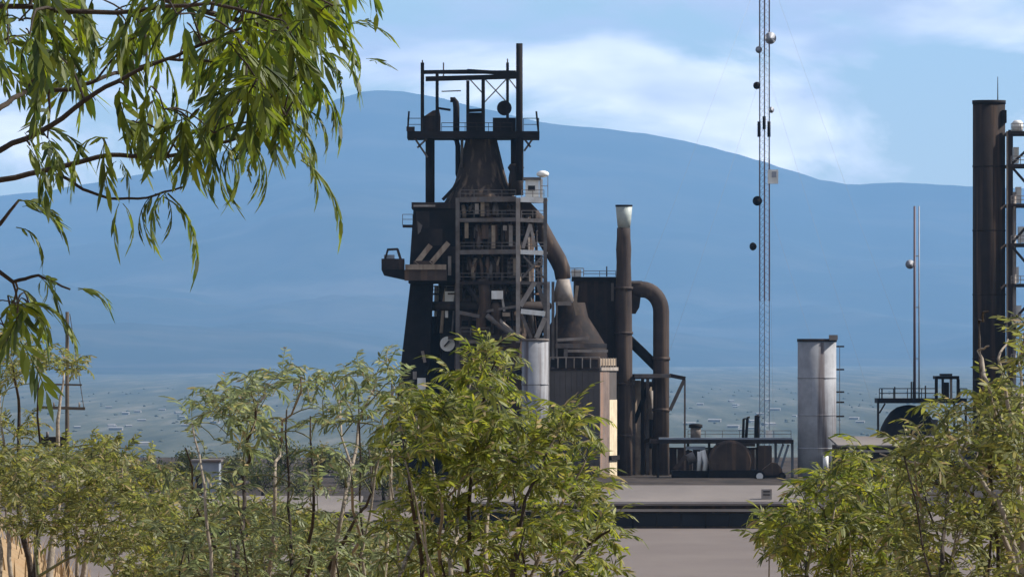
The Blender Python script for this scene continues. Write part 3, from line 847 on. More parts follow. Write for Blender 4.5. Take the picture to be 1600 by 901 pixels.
# ------------------------------------------------------------------ right side: platform, dome tank, antennas, chimney, tower
pf = thing("steel_platform", "dark railed steel platform on thin posts above a domed tank", "platform", (P(1440, 760, 1250).x, 1250, 0))
fbox("deck", "black_steel", pf, 1371, 622, 1511, 629.5, 1246, 1256)
for px in (1372, 1491, 1509):
    for Y in (1247, 1255):
        fbar("post", "dark_steel", pf, (px, 629, Y), (px, 770, Y), .35)
for Y in (1246.2, 1255.8):
    railing(pf, 1374, 1462, 622, Y, 1.6, "dark_steel", 2.2, .13)
    railing(pf, 1500, 1511, 622, Y, 1.6, "dark_steel", 1.2, .13)
for px, py in ((1378, 606), (1398, 604), (1424, 596), (1427, 596), (1446, 602)):
    fbar("rail_post", "dark_steel", pf, (px, 622, 1246.4), (px, py, 1246.4), .22)
fbar("brace", "dark_steel", pf, (1383, 630, 1247), (1374, 645, 1247), .25)
hu = thing("platform_hut", "small open sided dark hut on the railed steel platform", "hut", P(1482, 622, 1250))
fbox("roof", "black_steel", hu, 1461, 587, 1499, 592, 1247.5, 1254)
fbox("roof_cap", "dark_steel", hu, 1470, 583.5, 1488, 586.8, 1249, 1253)
for px in (1463, 1473, 1486, 1497):
    fbar("post", "black_steel" if px != 1486 else "light_steel", hu, (px, 592, 1248), (px, 621.8, 1248), .5 if px in (1497, 1463) else .3)
    fbar("post", "black_steel", hu, (px, 592, 1253.4), (px, 621.8, 1253.4), .4)
fbox("cabinet", "dark_steel", hu, 1475, 597, 1483, 621.8, 1249, 1251)
dm = thing("dome_tank", "dark round topped tank below the railed steel platform", "tank", (P(1418, 760, 1252).x, 1252, 0))
flathe("dome", "black_steel", dm, 1420, 1251, [(770, 4.9), (682, 4.9), (668, 4.6), (655, 3.9), (643, 3.0), (636, 2.0), (633, .9), (632, .05)], 32)
flathe("nozzle", "grey_steel", dm, 1456, 1250, [(690, 1.0), (655, 1.0)], 14)
an = thing("antenna_pole", "thin twin antenna poles with a small dish on the steel platform", "antenna", P(1430, 622, 1249))
ftube("pole", "mast_red", an, [(1429, 622, 1249), (1429, 322, 1249)], [.24, .18], 10)
ftube("pole", "dish_grey", an, [(1436, 622, 1249.5), (1436, 322, 1249.5)], [.13, .1], 8)
for py in (400, 480, 560):
    fbar("clamp", "dish_grey", an, (1429, py, 1249.2), (1436, py, 1249.2), .15)
def dish(par, px, py, Y, r_, m_="dish_grey", az=0.0):
    c_ = P(px, py, Y); ax = Vector((math.sin(az), -math.cos(az), 0))
    mbx = MB(); mbx.tube([c_, c_ + ax * r_ * .5, c_ + ax * r_ * .9, c_ + ax * r_ * 1.05, c_ + ax * r_ * .75], [r_ * .3, r_ * .85, r_, r_ * .95, r_ * .1], 18)
    mbx.build("dish", m_, par)
dish(an, 1421.5, 413, 1248.6, .75)

cy = thing("brown_chimney", "thick dark brown chimney beside the lattice access tower", "chimney", (P(1545, 760, 1230).x, 1230, 0))
flathe("shaft", "brown_chimney", cy, 1545.5, 1230, [(775, 2.66), (163, 2.6)], 36)
flathe("rim", "black_steel", cy, 1545.5, 1230, [(162.8, 2.7), (157, 2.7)], 36)
for py in (260, 360, 460, 560):
    flathe("ring_seam", "brown_chimney", cy, 1545.5, 1230, [(py + 1, 2.69), (py - 1, 2.69)], 36)
ftube("lightning_rod", "dark_steel", cy, [(1559, 157, 1229), (1559, 120, 1229)], [.09, .05], 8)
fbox("side_box", "black_steel", cy, 1566, 172, 1573, 192, 1228, 1232)
ftube("side_pipe", "tan_steel", cy, [(1574.5, 205, 1228), (1574.5, 770, 1228)], .24, 10)

lt = thing("access_tower", "steel lattice access tower with decks beside the thick brown chimney", "tower", (P(1600, 760, 1232).x, 1232, 0))
for px, Y in ((1578, 1226), (1632, 1226), (1580, 1238), (1634, 1238)):
    fbar("column", "dark_steel" if px < 1600 else "grey_steel", lt, (px, 203, Y), (px, 770, Y), .55)
lev = [205, 256, 318, 380, 443, 503, 565, 628, 690]
for i, py in enumerate(lev):
    fbox("deck", "dark_steel", lt, 1576, py, 1640, py + 4.5, 1225.6, 1238.6)
    railing(lt, 1580, 1638, py, 1225.7, 1.2, "light_steel", 1.4, .12)
    if i < len(lev) - 1:
        a, c_ = ((1581, py + 5), (1631, lev[i + 1])) if i % 2 else ((1631, py + 5), (1581, lev[i + 1]))
        fbar("brace", "dark_steel", lt, (*a, 1226), (*c_, 1226), .4)
        fbar("brace", "grey_steel", lt, (*a, 1238), (*c_, 1238), .35)
        fbox("cabinet", "white_paint", lt, 1584 + (i % 3) * 4, lev[i + 1] - 26, 1592 + (i % 3) * 4, lev[i + 1] - 1, 1230, 1233)
ftube("pipe", "light_steel", lt, [(1585, 300, 1227.5), (1585, 770, 1227.5)], .3, 10)
flathe("tank", "white_paint", lt, 1590, 1228, [(204.8, .9), (192, .9), (188, .5)], 14)

# radio mast
ms = thing("radio_mast", "very tall slender lattice radio mast with dishes and guy wires", "mast", (P(1194, 745, 1500).x, 1500, gheight(60, 1500)))
mz0 = gheight(60, 1500); legs = [(1187, 1500), (1202, 1500.2), (1194.5, 1498.4)]
bands = [(-70, 90, "mast_red"), (90, 250, "dish_grey"), (250, 470, "mast_red"), (470, 760, "mast_white")]
for y0, y1, m_ in bands:
    for px, Y in legs:
        fbar("leg", m_, ms, (px, y0, Y), (px, y1, Y), .26 if m_ != "mast_white" else .16)
    mbt = MB(); k = 0; py = y0
    while py < y1 - 8:
        for q in range(3):
            a, c_ = legs[q], legs[(q + 1) % 3]
            mbt.bar(P(a[0], py, a[1]), P(c_[0], py, c_[1]), .045)
            mbt.bar(P(a[0], py, a[1]), P(c_[0], py + 10, c_[1]), .045)
        py += 10
    tag(mbt.build("lattice", m_, ms), kind="stuff")
dish(ms, 1201, 60, 1497.5, 1.2, az=.3); dish(ms, 1187.5, 78, 1497.8, .7, az=-.4)
dish(ms, 1184, 134, 1498, .75, "black_steel", az=-.3); dish(ms, 1203, 172, 1498, .62, az=.5)
dish(ms, 1184.5, 314, 1498, .95, "black_steel", az=-.2); dish(ms, 1180, 385, 1498, .8, "black_steel", az=-.7)
for px, y0, y1 in ((1186, 190, 214), (1194, 182, 202), (1201.5, 190, 214)):
    ftube("panel_antenna", "black_steel", ms, [(px, y1, 1498), (px, y0, 1498)], .32, 8)
fbox("equipment_box", "white_paint", ms, 1200, 265, 1216, 287, 1497.5, 1499)
fbox("box_face", "dish_grey", ms, 1206, 268, 1213, 277, 1497.3, 1497.45)
fbox("equipment_box", "white_paint", ms, 1197, 672, 1207, 690, 1496, 1498)
for top, (gx, gy, gb) in ((-60, (1480, 760, 1470)), (-60, (900, 760, 1470)), (100, (1390, 760, 1480)), (100, (990, 760, 1480)), (300, (1330, 760, 1490)), (-60, (1210, 760, 1620))):
    mbt = MB(); a = P(1195, top, 1499.5); b_ = P(gx, gy, gb); b_.z = gheight(b_.x, b_.y)
    mbt.tube([a, a.lerp(b_, .5) - Vector((0, 0, .8)), b_], .017, 5); mbt.build("guy_wire", "dish_grey", ms)

# ------------------------------------------------------------------ low buildings in front
def lowbuilding(name, label, x0, x1, ytop, yfront, ywall, Yf, Yb, panes=14, hatch=False, m_="roof_concrete"):
    a = P(x0, yfront, Yf); b_ = P(x1, yfront, Yf); tp = P(x0, ytop, Yb).z
    zg = min(gheight(a.x, Yf), gheight(b_.x, Yf)) - .3
    rt = thing(name, label, "building", ((a.x + b_.x) / 2, Yf, zg))
    xl, xr = a.x, b_.x
    mbx = MB()
    mbx.add([(xl, Yf, a.z - .28), (xr, Yf, a.z - .28), (xr, Yb, tp - .28), (xl, Yb, tp - .28), (xl, Yf, a.z), (xr, Yf, a.z), (xr, Yb, tp), (xl, Yb, tp)],
            [(0, 3, 2, 1), (4, 5, 6, 7), (0, 1, 5, 4), (1, 2, 6, 5), (2, 3, 7, 6), (3, 0, 4, 7)])
    rf = mbx.build("roof", m_, rt)
    mbx = MB(); mbx.box((xl + .6, Yf + 3, zg), (xr - .6, Yb - .5, a.z - .32)); mbx.build("wall", "rust_steel", rt)
    mbx = MB(); mbx.box((xl + .3, Yf + .9, a.z - 1.05), (xr - .3, Yf + 1.2, a.z - .72)); mbx.build("lintel", "concrete", rt)
    zb = P(x0, ywall, Yf).z
    wpx = (xr - xl - 1.2) / panes
    for k in range(panes):
        mbx = MB(); u = xl + .6 + k * wpx
        mbx.box((u + .04, Yf + 2.86, zb + .1), (u + wpx - .04, Yf + 2.95, a.z - 1.3)); mbx.build("pane", "dark_glass", rt)
        if k % 3 == 0:
            mbx = MB(); mbx.box((u - .12, Yf + 1.65, zg), (u + .12, Yf + 1.85, a.z - 1.22)); mbx.build("post", "black_steel", rt)
    return rt
lb = lowbuilding("workshop", "long low workshop with pale flat roof and dark window strip", 640, 1262, 757.5, 786, 823, 978, 1010, 16)
fbar("roof_edge", "concrete", lb, (640, 784.8, 977.8), (1262, 784.8, 977.8), .3, .15)
h0 = P(1198, 780, 985)
hb = thing("roof_hatch", "small pale hatch box on the long workshop roof", "hatch", h0)
fbox("box", "light_steel", hb, 1190, 763.5, 1206, 781, 985, 986.5)
for py in (766.5, 771.5):
    fbox("slot", "dark_steel", hb, 1192.5, py, 1203, py + 1.8, 984.85, 984.98)
lowbuilding("storehouse", "low storehouse with brownish flat roof half hidden behind shrubs", 236, 560, 774, 799, 832, 930, 960, 9)
lowbuilding("depot", "flat roofed depot building between the pale tank and brown chimney", 1309, 1535, 681, 695, 730, 1130, 1165, 9)
bs = thing("blue_shed", "small pale blue shed behind the shrubs beside the storehouse", "shed", (P(322, 770, 1040).x, 1040, gheight(-40, 1040)))
fbox("wall", "pale_blue", bs, 300, 722, 342, 790, 1038, 1046)
fbox("roof", "grey_steel", bs, 297, 718, 345, 721.6, 1037.5, 1046.5)
fbox("door", "dark_steel", bs, 306, 735, 316, 789, 1037.8, 1037.95)

# utility pole on the left
up = thing("utility_pole", "dark utility pole with crossarm and transformer behind the left shrubs", "pole", (P(105, 800, 420).x, 420, gheight(-24, 420)))
ftube("pole", "wood_pole", up, [(105, 1010, 420), (105, 487, 420)], [.16, .10], 10)
fbar("crossarm", "wood_pole", up, (58, 636, 419.8), (133, 638, 419.8), .16)
fbar("crossarm", "wood_pole", up, (72, 600, 419.8), (128, 601, 419.8), .1)
fbar("guy_wire", "grey_steel", up, (109, 490, 420), (131, 637, 419.8), .04)
fbox("transformer", "black_steel", up, 64, 682, 103, 698, 418.8, 419.7)
ftube("bushing", "grey_steel", up, [(74, 682, 419.3), (74, 674, 419.3)], .08, 8)
ftube("bushing", "grey_steel", up, [(92, 682, 419.3), (92, 674, 419.3)], .08, 8)
for px in (62, 84, 124):
    ftube("insulator", "light_steel", up, [(px, 635, 419.8), (px, 628, 419.8)], .05, 8)

# trees standing behind the storehouse: trunk, limbs and a loose crown of small leaves
leafmat("leaf_far", (0.030, 0.042, 0.016), (0.085, 0.10, 0.036), 1.1)
TREES = []
for sd in range(3):
    q = random.Random(70 + sd); mt = MB(); mc = MB()
    mt.tube([(0, 0, 0), (.1, 0, .8), (.05, .1, 1.6)], [.2, .15, .12], 7)
    for k in range(16):
        a = q.uniform(0, 6.28); rr_ = q.uniform(.3, 2.0); c_ = Vector((math.cos(a) * rr_, math.sin(a) * rr_, q.uniform(1.5, 4.0) - rr_ * .35))
        mt.tube([(.05, .1, 1.3), c_ * .55 + Vector((0, 0, .3)), c_], [.08, .05, .02], 5, caps=False)
        for j in range(95):
            p = c_ + Vector((q.gauss(0, .42), q.gauss(0, .42), q.gauss(0, .34)))
            d1 = Vector((q.gauss(0, 1), q.gauss(0, 1), q.gauss(0, 1))).normalized(); d2 = d1.orthogonal().normalized(); z_ = q.uniform(.08, .17)
            mc.add([p - d1 * z_, p - d2 * z_ * .5, p + d1 * z_, p + d2 * z_ * .5], [(0, 1, 2, 3)])
    TREES.append((mt, mc))
TM = []
for i, (px, Y, h_, lab) in enumerate(((150, 1010, 1.0, 0), (205, 1030, 1.15, 0), (262, 1000, .85, 0), (355, 1060, 1.1, 0), (410, 1075, 1.3, 0), (470, 1065, 1.0, 0), (540, 1080, 1.2, 0), (600, 1070, 1.25, 0), (60, 1000, 1.2, 0), (300, 1090, 1.5, 0), (380, 1110, 1.6, 0), (440, 1130, 1.7, 0), (500, 1120, 1.5, 0), (570, 1140, 1.6, 0), (235, 1070, 1.4, 0), (180, 1085, 1.3, 0), (1345, 1105, .7, 1), (1440, 1100, .8, 1), (1500, 1105, .75, 1))):
    p = P(px, 560, Y); mt, mc = TREES[i % 3]
    r_ = bpy.data.objects.new("thorn_tree", None); COL.objects.link(r_); r_.location = (p.x, Y, gheight(p.x, Y) - .05); r_.scale = (h_ * 1.15, h_, h_); r_.rotation_euler = (0, 0, i * 1.3)
    tag(r_, ("small dark green tree standing behind the low storehouse", "small dark bushy tree in front of the flat roofed depot")[lab], "tree", ("trees behind the storehouse", "trees before the depot")[lab])
    if i < 3:
        ORIG[r_.name] = Vector((0, 0, 0)); TM.append((mt.build("trunk", "bark", r_).data, mc.build("crown", "leaf_far", r_).data))
    else:
        for nm, me in zip(("trunk", "crown"), TM[i % 3]):
            o = bpy.data.objects.new(nm, me); COL.objects.link(o); o.parent = r_

# ------------------------------------------------------------------ foliage
def pinna(seed, L_, a0, a1, npair, ll, wd, phi):
    """feather leaf: curved stalk leaving along +X and bending down, narrow leaflets on both sides"""
    q = random.Random(seed); mbx = MB(); p = Vector((0, 0, 0)); nseg = 10; pts = [p.copy()]; tans = []
    for i in range(nseg):
        a = a0 + (a1 - a0) * (i / (nseg - 1)) ** .8
        tn = Vector((math.cos(a), 0, math.sin(a))); tans.append(tn); p = p + tn * (L_ / nseg); pts.append(p.copy())
    tans.append(tans[-1])
    mbx.tube(pts[::2] if nseg % 2 == 0 else pts, [.0016 * L_ / .13] * len(pts[::2]), 3, caps=False)
    for k in range(npair * 2 + 1):
        u = .10 + .9 * (k // 2) / npair
        if k == npair * 2: u = 1.0
        i = min(nseg - 1, int(u * nseg)); fr = u * nseg - i
        o = pts[i].lerp(pts[i + 1], min(1, fr)); tn = tans[i]
        side = 1 if k % 2 else -1
        if q.random() < .06: continue
        s = Vector((0, side, 0)); f = phi * q.uniform(.65, 1.35)
        if k == npair * 2: f = .05
        up_ = tn.cross(Vector((0, 1, 0))); 
        if up_.z < 0: up_ = -up_
        d = (tn * math.cos(f) + s * math.sin(f) + up_ * q.uniform(-.35, .15) + Vector((0, 0, -.25))).normalized()
        wv = d.cross(up_ + Vector((q.uniform(-.7, .7), q.uniform(-.7, .7), q.uniform(-.2, .2))))
        wv.normalize(); lw = ll * q.uniform(.75, 1.15) * (1 - .25 * abs(u - .55)); ww = wd * q.uniform(.8, 1.15)
        sag = Vector((0, 0, -1)) * lw * .10
        mid1 = o + d * lw * .34 + sag * .15; mid2 = o + d * lw * .72 + sag * .55; tip = o + d * lw + sag
        mbx.add([o, mid1 + wv * ww * .5, mid1 - wv * ww * .5, mid2 + wv * ww * .42, mid2 - wv * ww * .42, tip],
                [(0, 2, 1), (1, 2, 4, 3), (3, 4, 5)])
    return mbx, pts[-1]
KINDS = {}
def leafkind(key, specs, m_):
    lst = []
    for i, sp in enumerate(specs):
        mbx, tip = pinna(100 * len(KINDS) + i, *sp)
        me = bpy.data.meshes.new("leaf"); me.from_pydata(mbx.v, [], mbx.f); me.polygons.foreach_set("use_smooth", mbx.s); me.update()
        me.materials.append(MATS[m_]); lst.append((me, mbx, tip))
    KINDS[key] = lst
big = [(.100, -.5, -1.4, 5, .054, .0105, .5), (.090, -.9, -1.5, 5, .056, .0100, .42), (.125, .35, -1.2, 7, .048, .0098, .55), (.080, -1.2, -1.55, 4, .060, .0105, .4), (.11, .0, -1.3, 6, .050, .0098, .5), (.075, -.6, -1.2, 4, .054, .0105, .6), (.16, .2, -1.35, 10, .046, .0095, .42), (.16, -.45, -1.4, 10, .046, .0095, .36)]
leafkind("tree", big, "leaf_tree")
med = [(.15, 1.0, -.5, 8, .050, .0105, .6), (.13, .5, -.9, 7, .054, .011, .6), (.16, 1.2, -.1, 8, .046, .010, .65), (.11, .1, -1.2, 6, .056, .011, .5), (.14, .8, -.5, 8, .044, .0095, .75), (.09, .9, .2, 4, .05, .0105, .6)]
leafkind("yellow", med, "leaf_yellow")
leafkind("grey", med, "leaf_grey")
leafkind("olive", [(.18, .8, -.6, 7, .052, .014, .7), (.16, .3, -.9, 6, .056, .014, .7), (.18, 1.1, -.1, 7, .05, .014, .75), (.12, 1.0, .2, 5, .05, .014, .6)], "leaf_olive")

def aim(kind, var, a, b_, yj=0.0):
    """matrix that puts leaf variant with its base at a and its tip at b"""
    me, mbx, tip = KINDS[kind][var]
    d = b_ - a; s = d.length / tip.length
    flip = d.x < 0
    tp = Vector((-tip.x, 0, tip.z)) if flip else tip
    ang = math.atan2(tp.z, tp.x) - math.atan2(d.z, d.x)
    M = Matrix.Translation(a) @ Matrix.Rotation(ang, 4, 'Y') @ (Matrix.Rotation(math.pi, 4, 'Z') if flip else Matrix.Identity(4)) @ Matrix.Rotation(yj, 4, 'X') @ Matrix.Scale(s, 4)
    return (kind, var, M)
def rnd_leaf(q, kind, a, s):
    lift = (-.3, .3) if kind == 'tree' else (-.75, .25)
    var = q.randrange(len(KINDS[kind]))
    M = Matrix.Translation(a) @ Matrix.Rotation(q.uniform(0, 2 * math.pi), 4, 'Z') @ Matrix.Rotation(q.uniform(*lift), 4, 'Y') @ Matrix.Rotation(q.uniform(-.7, .7), 4, 'X') @ Matrix.Scale(s * q.uniform(.75, 1.2), 4)
    return (kind, var, M)
def inpoly(x, y, poly):
    c_ = False; j = len(poly) - 1
    for i in range(len(poly)):
        if (poly[i][1] > y) != (poly[j][1] > y) and x < (poly[j][0] - poly[i][0]) * (y - poly[i][1]) / (poly[j][1] - poly[i][1]) + poly[i][0]: c_ = not c_
        j = i
    return c_
def fill(q, poly, n, Y, dY, clump=0):
    xs = [p[0] for p in poly]; ys_ = [p[1] for p in poly]; o = []; tries = 0
    while len(o) < n and tries < n * 60:
        tries += 1
        x = q.uniform(min(xs), max(xs)); y = q.uniform(min(ys_), max(ys_))
        if not inpoly(x, y, poly): continue
        if clump and noise.noise(Vector((x / clump, y / clump, 4.2))) < q.uniform(-.35, .15): continue
        o.append(P(x, y, Y + q.uniform(-dY, dY)))
    return o
def plant(name, label, cat, base, stems, clusters, leaves, stem_mat, twig_mat, kind, s, per, seed, group=None, droop=0, trunk=None, cap=300, twig_r=.0022):
    """stems: list of (points, r0, r1); clusters: leaf anchor points joined to the nearest stem by twigs"""
    q = random.Random(seed)
    root = thing(name, label, cat, base, group)
    nodes = []
    for i, (pts, r0, r1) in enumerate(stems):
        fine = []
        for j in range(len(pts) - 1):
            for k in range(4):
                p = pts[j].lerp(pts[j + 1], k / 4)
                if k: p = p + Vector((q.uniform(-1, 1), q.uniform(-1, 1), q.uniform(-1, 1))) * (pts[j + 1] - pts[j]).length * .018
                fine.append(p)
        fine.append(pts[-1])
        rr = [r0 + (r1 - r0) * k / (len(fine) - 1) for k in range(len(fine))]
        mbx = MB(); mbx.tube(fine, rr, 7)
        mbx.build("trunk" if (trunk and i < trunk) else "branch", "bark" if (stem_mat == "pale_bark" and q.random() < .35) else stem_mat, root)
        nodes += [(p, r_) for p, r_ in zip(fine, rr)]
    tw = MB(); lv = list(leaves)
    for c_ in clusters:
        best = None; bd = 1e9
        for p, r_ in nodes:
            d = (p - c_).length + max(0, p.z - c_.z) * .8
            if d < bd: bd, best = d, (p, r_)
        p, r_ = best
        mid = p.lerp(c_, .5) + Vector((q.uniform(-.08, .08), q.uniform(-.08, .08), .12)) * (c_ - p).length
        ra = min(r_ * .7, twig_r * 2.2)
        tw.tube([p, p.lerp(mid, .5) + Vector((0, 0, .02)) * bd, mid, mid.lerp(c_, .5) + Vector((0, 0, .03)) * bd, c_], [ra, ra * .9, ra * .75, twig_r * .8, twig_r * .6], 4, caps=False)
        nodes += [(mid, ra * .75), (c_, twig_r)]
        for k in range(per if isinstance(per, int) else q.randint(*per)):
            lv.append(rnd_leaf(q, kind, c_ + Vector((q.uniform(-.01, .01), q.uniform(-.01, .01), 0)), s))
        if per != 0 and bd > .12:
            lv.append(rnd_leaf(q, kind, mid, s * .9))
    if tw.v: tag(tw.build("twigs", twig_mat, root), kind="stuff")
    lv.sort(key=lambda e: e[2].translation.y)
    iv = Matrix.Translation(-ORIG[root.name])
    for kd, var, M in lv[:cap]:
        o = bpy.data.objects.new("leaf", KINDS[kd][var][0]); COL.objects.link(o); o.parent = root; o.matrix_local = iv @ M
    rest = lv[cap:]
    if rest:
        mbx = MB()
        for kd, var, M in rest:
            s_ = KINDS[kd][var][1]; o_ = len(mbx.v)
            mbx.v += [tuple(M @ Vector(v)) for v in s_.v]; mbx.f += [tuple(i + o_ for i in f) for f in s_.f]; mbx.s += s_.s
        tag(mbx.build("foliage", KINDS[rest[0][0]][0][0].materials[0], root), kind="stuff")
    return root
def pl(Y, *pts): return [P(x, y, Y + (p[2] if len(p) > 2 else 0)) for p in pts for x, y in [p[:2]]]

# overhanging tree, trunk just out of view on the left
q = random.Random(21)
TY = 12.0
base = Vector((-1.75, TY + .3, gheight(-1.75, TY + .3) - .05))
fork = P(-520, 420, TY + .2)
stems = [([base, base + Vector((.05, 0, .7)), fork], .06, .02),
         ([fork, P(-250, 330, TY), P(0, 281, TY), P(90, 262, TY), P(170, 242, TY), P(240, 246, TY), P(320, 232, TY + .1), P(400, 206, TY + .1), P(442, 180, TY + .1)], .0055, .0022),
         ([P(-250, 330, TY), P(-90, 275, TY - .2), P(0, 235, TY - .2), P(80, 196, TY - .2), P(150, 145, TY - .2), P(215, 110, TY - .2), P(275, 88, TY - .2), P(360, 50, TY - .2), P(450, 20, TY - .2)], .0055, .002),
         ([P(-90, 275, TY - .2), P(0, 168, TY), P(42, 142, TY + .1), P(70, 100, TY + .1), P(62, 30, TY + .1), P(70, -60, TY + .1)], .005, .0022),
         ([P(42, 142, TY + .1), P(110, 140, TY + .1), P(150, 126, TY + .1), P(210, 106, TY + .2), P(262, 92, TY + .2), P(340, 96, TY + .2), P(420, 70, TY + .2)], .004, .002),
         ([fork, P(-420, 150, TY + .3), P(-250, -60, TY + .3), P(0, -130, TY + .3), P(250, -120, TY + .2), P(420, -70, TY + .1), P(520, -10, TY)], .009, .0022),
         ([P(0, -130, TY + .3), P(120, -60, TY + .5), P(260, 0, TY + .5), P(400, 40, TY + .5), P(480, 90, TY + .4)], .008, .003),
         ([P(-420, 150, TY + .3), P(-200, 30, TY - .4), P(0, 10, TY - .4), P(180, 20, TY - .4), P(330, 5, TY - .4), P(430, 30, TY - .4)], .006, .0022),
         ([P(90, 270, TY), P(130, 296, TY), P(170, 310, TY), P(230, 309, TY), P(285, 292, TY)], .0028, .0016),
         ([P(-250, 330, TY), P(-60, 380, TY), P(0, 350, TY), P(30, 312, TY)], .006, .002),
         ([P(-60, 380, TY), P(20, 440, TY), P(60, 430, TY), P(110, 452, TY)], .004, .0016)]
hand = [(545, 38, 632, 66), (572, 92, 614, 102), (500, 82, 576, 162), (520, 72, 562, 108), (470, 105, 550, 252), (448, 190, 500, 275), (470, 250, 548, 402), (462, 232, 505, 330),
        (402, 232, 412, 336), (392, 226, 398, 330), (378, 220, 366, 345), (358, 225, 352, 338), (338, 228, 328, 330), (350, 226, 362, 336), (312, 232, 306, 300), (320, 232, 318, 305),
        (252, 300, 240, 412), (244, 302, 226, 385), (262, 302, 320, 456), (236, 306, 215, 390), (256, 300, 262, 390), (186, 318, 178, 390), (192, 318, 212, 388), (30, 312, 122, 392), (40, 318, 98, 350), (25, 355, 76, 425),
        (122, 450, 180, 484), (62, 432, 104, 500), (70, 434, 70, 480), (182, 252, 160, 300), (188, 250, 206, 302), (60, 264, 82, 330), (110, 262, 112, 310), (70, 262, 66, 318), (220, 244, 226, 285), (270, 240, 268, 290), (282, 240, 292, 300),
        (432, 60, 470, 140), (420, 90, 476, 200), (410, 110, 450, 210), (442, 120, 490, 230), (395, 130, 440, 220), (520, 10, 556, 18), (520, 40, 548, 72), (490, 5, 512, 60), (380, 100, 420, 180), (452, 150, 472, 245), (428, 160, 462, 262), (500, 20, 560, 60), (480, 60, 540, 130), (505, 95, 545, 190), (485, 140, 530, 215), (450, 40, 500, 110), (540, 60, 570, 120), (470, 170, 520, 250)]
leaves = []
for a, b_, c_, d in hand:
    yy = TY + q.uniform(-.3, .3)
    vv = q.choice((6, 7)) if math.hypot(c_ - a, d - b_) > 85 else q.choice((0, 1, 3, 4))
    leaves.append(aim("tree", vv, P(a, b_, yy), P(a + (c_ - a) * .8, b_ + (d - b_) * .8, yy), q.uniform(-.4, .4)))
for a, b_, c_, d in hand[:]:
    if q.random() < .75:
        vv = q.choice((6, 7)) if math.hypot(c_ - a, d - b_) > 85 else 0; yy = TY + q.uniform(-.3, .3); kx, ky = q.uniform(-14, 14), q.uniform(.5, .75)
        leaves.append(aim("tree", vv if vv > 5 else q.randrange(5), P(a + q.uniform(-6, 6), b_ + q.uniform(-4, 6), yy), P(a + (c_ - a) * ky + kx, b_ + (d - b_) * ky, yy), q.uniform(-1.2, 1.2)))
cl = fill(q, [(-30, -60), (540, -60), (525, 20), (470, 75), (330, 70), (250, 55), (160, 70), (60, 60), (-30, 90)], 84, TY, .6, 60)
cl += fill(q, [(-20, 60), (120, 60), (130, 120), (-20, 150)], 10, TY, .4)
cl += fill(q, [(330, 60), (480, 60), (520, 130), (480, 200), (400, 190), (330, 120)], 22, TY, .4, 50)
cl += fill(q, [(200, 120), (440, 150), (440, 200), (320, 215), (170, 225), (40, 240), (40, 200), (150, 160)], 20, TY, .3, 50)
cl += fill(q, [(-60, 420), (60, 470), (60, 540), (-60, 560)], 10, TY, .3)
plant("mesquite_tree", "leafy green tree branch overhanging from a trunk, feathery drooping leaves", "tree", base, stems, cl, leaves, "bark", "bark", "tree", .82, (1, 2), 3, trunk=1)

# shrubs
def shrub(name, label, Y, dY, seed, kind, s, per, polys, stemtops, stem_mat="pale_bark", r0=.014, group=None, cap=300, bx=None, basepx=None, extra=None, tr=.0022):
    q = random.Random(seed)
    xs = [p[0] for t_ in stemtops for p in [t_[-1]]]
    cx = basepx if basepx is not None else sum(xs) / len(xs)
    bp = P(cx, 560, Y); base = Vector((bp.x, Y, gheight(bp.x, Y) - .04))
    stems = []
    for t_ in stemtops:
        pts = [P(x, y, Y + q.uniform(-dY, dY) * .8) for x, y in t_]
        foot = base + Vector(((pts[0].x - base.x) * .55, q.uniform(-.25, .25), 0)); foot.z = gheight(foot.x, foot.y) - .04
        stems.append(([foot, foot.lerp(pts[0], .5) + Vector((q.uniform(-.05, .05), 0, 0))] + pts, r0 * q.uniform(.8, 1.25), r0 * .22))
    cl = []
    for poly, n, cp in polys: cl += fill(q, poly, n, Y, dY, cp)
    for k in range(extra or 0):
        c_ = q.choice(cl); xf = c_.x + q.uniform(-.16, .16); foot = Vector((base.x + (xf - base.x) * .45, c_.y + q.uniform(-.2, .2), 0)); foot.z = gheight(foot.x, foot.y) - .04
        m1 = foot.lerp(c_, .45) + Vector((q.uniform(-.16, .16), q.uniform(-.1, .1), 0)); m2 = foot.lerp(c_, .78) + Vector((q.uniform(-.13, .13), 0, q.uniform(-.05, .05)))
        stems.append(([foot, m1, m2, c_], q.uniform(.006, .010), .0022))
    return plant(name, label, "shrub", base, stems, cl, [], stem_mat, "green_twig", kind, s, per, seed + 50, group, cap=cap, trunk=0, twig_r=tr)

shrub("shrub", "grey green leggy shrub with bare pale stems in front of the storehouse", 24, .7, 31, "grey", .72, (1, 2),
      [([(272, 672), (300, 640), (350, 604), (420, 592), (470, 572), (492, 574), (520, 584), (560, 582), (600, 570), (622, 588), (625, 690), (560, 670), (470, 668), (400, 690), (300, 730)], 130, 60),
       ([(250, 740), (400, 700), (640, 690), (660, 900), (240, 900)], 85, 50), ([(250, 830), (700, 830), (700, 960), (250, 960)], 120, 40)],
      [[(330, 900), (320, 760), (300, 660)], [(370, 900), (380, 740), (400, 640), (420, 600)], [(420, 900), (430, 760), (440, 690), (470, 590)], [(455, 900), (450, 790), (448, 640)], [(520, 900), (535, 800), (560, 660), (590, 590)], [(560, 900), (550, 760), (520, 600)],
       [(510, 900), (545, 830), (580, 770), (575, 690)], [(600, 900), (610, 760), (612, 600)], [(350, 880), (310, 800), (290, 700)], [(480, 900), (490, 800), (485, 650)]], r0=.011, extra=13)
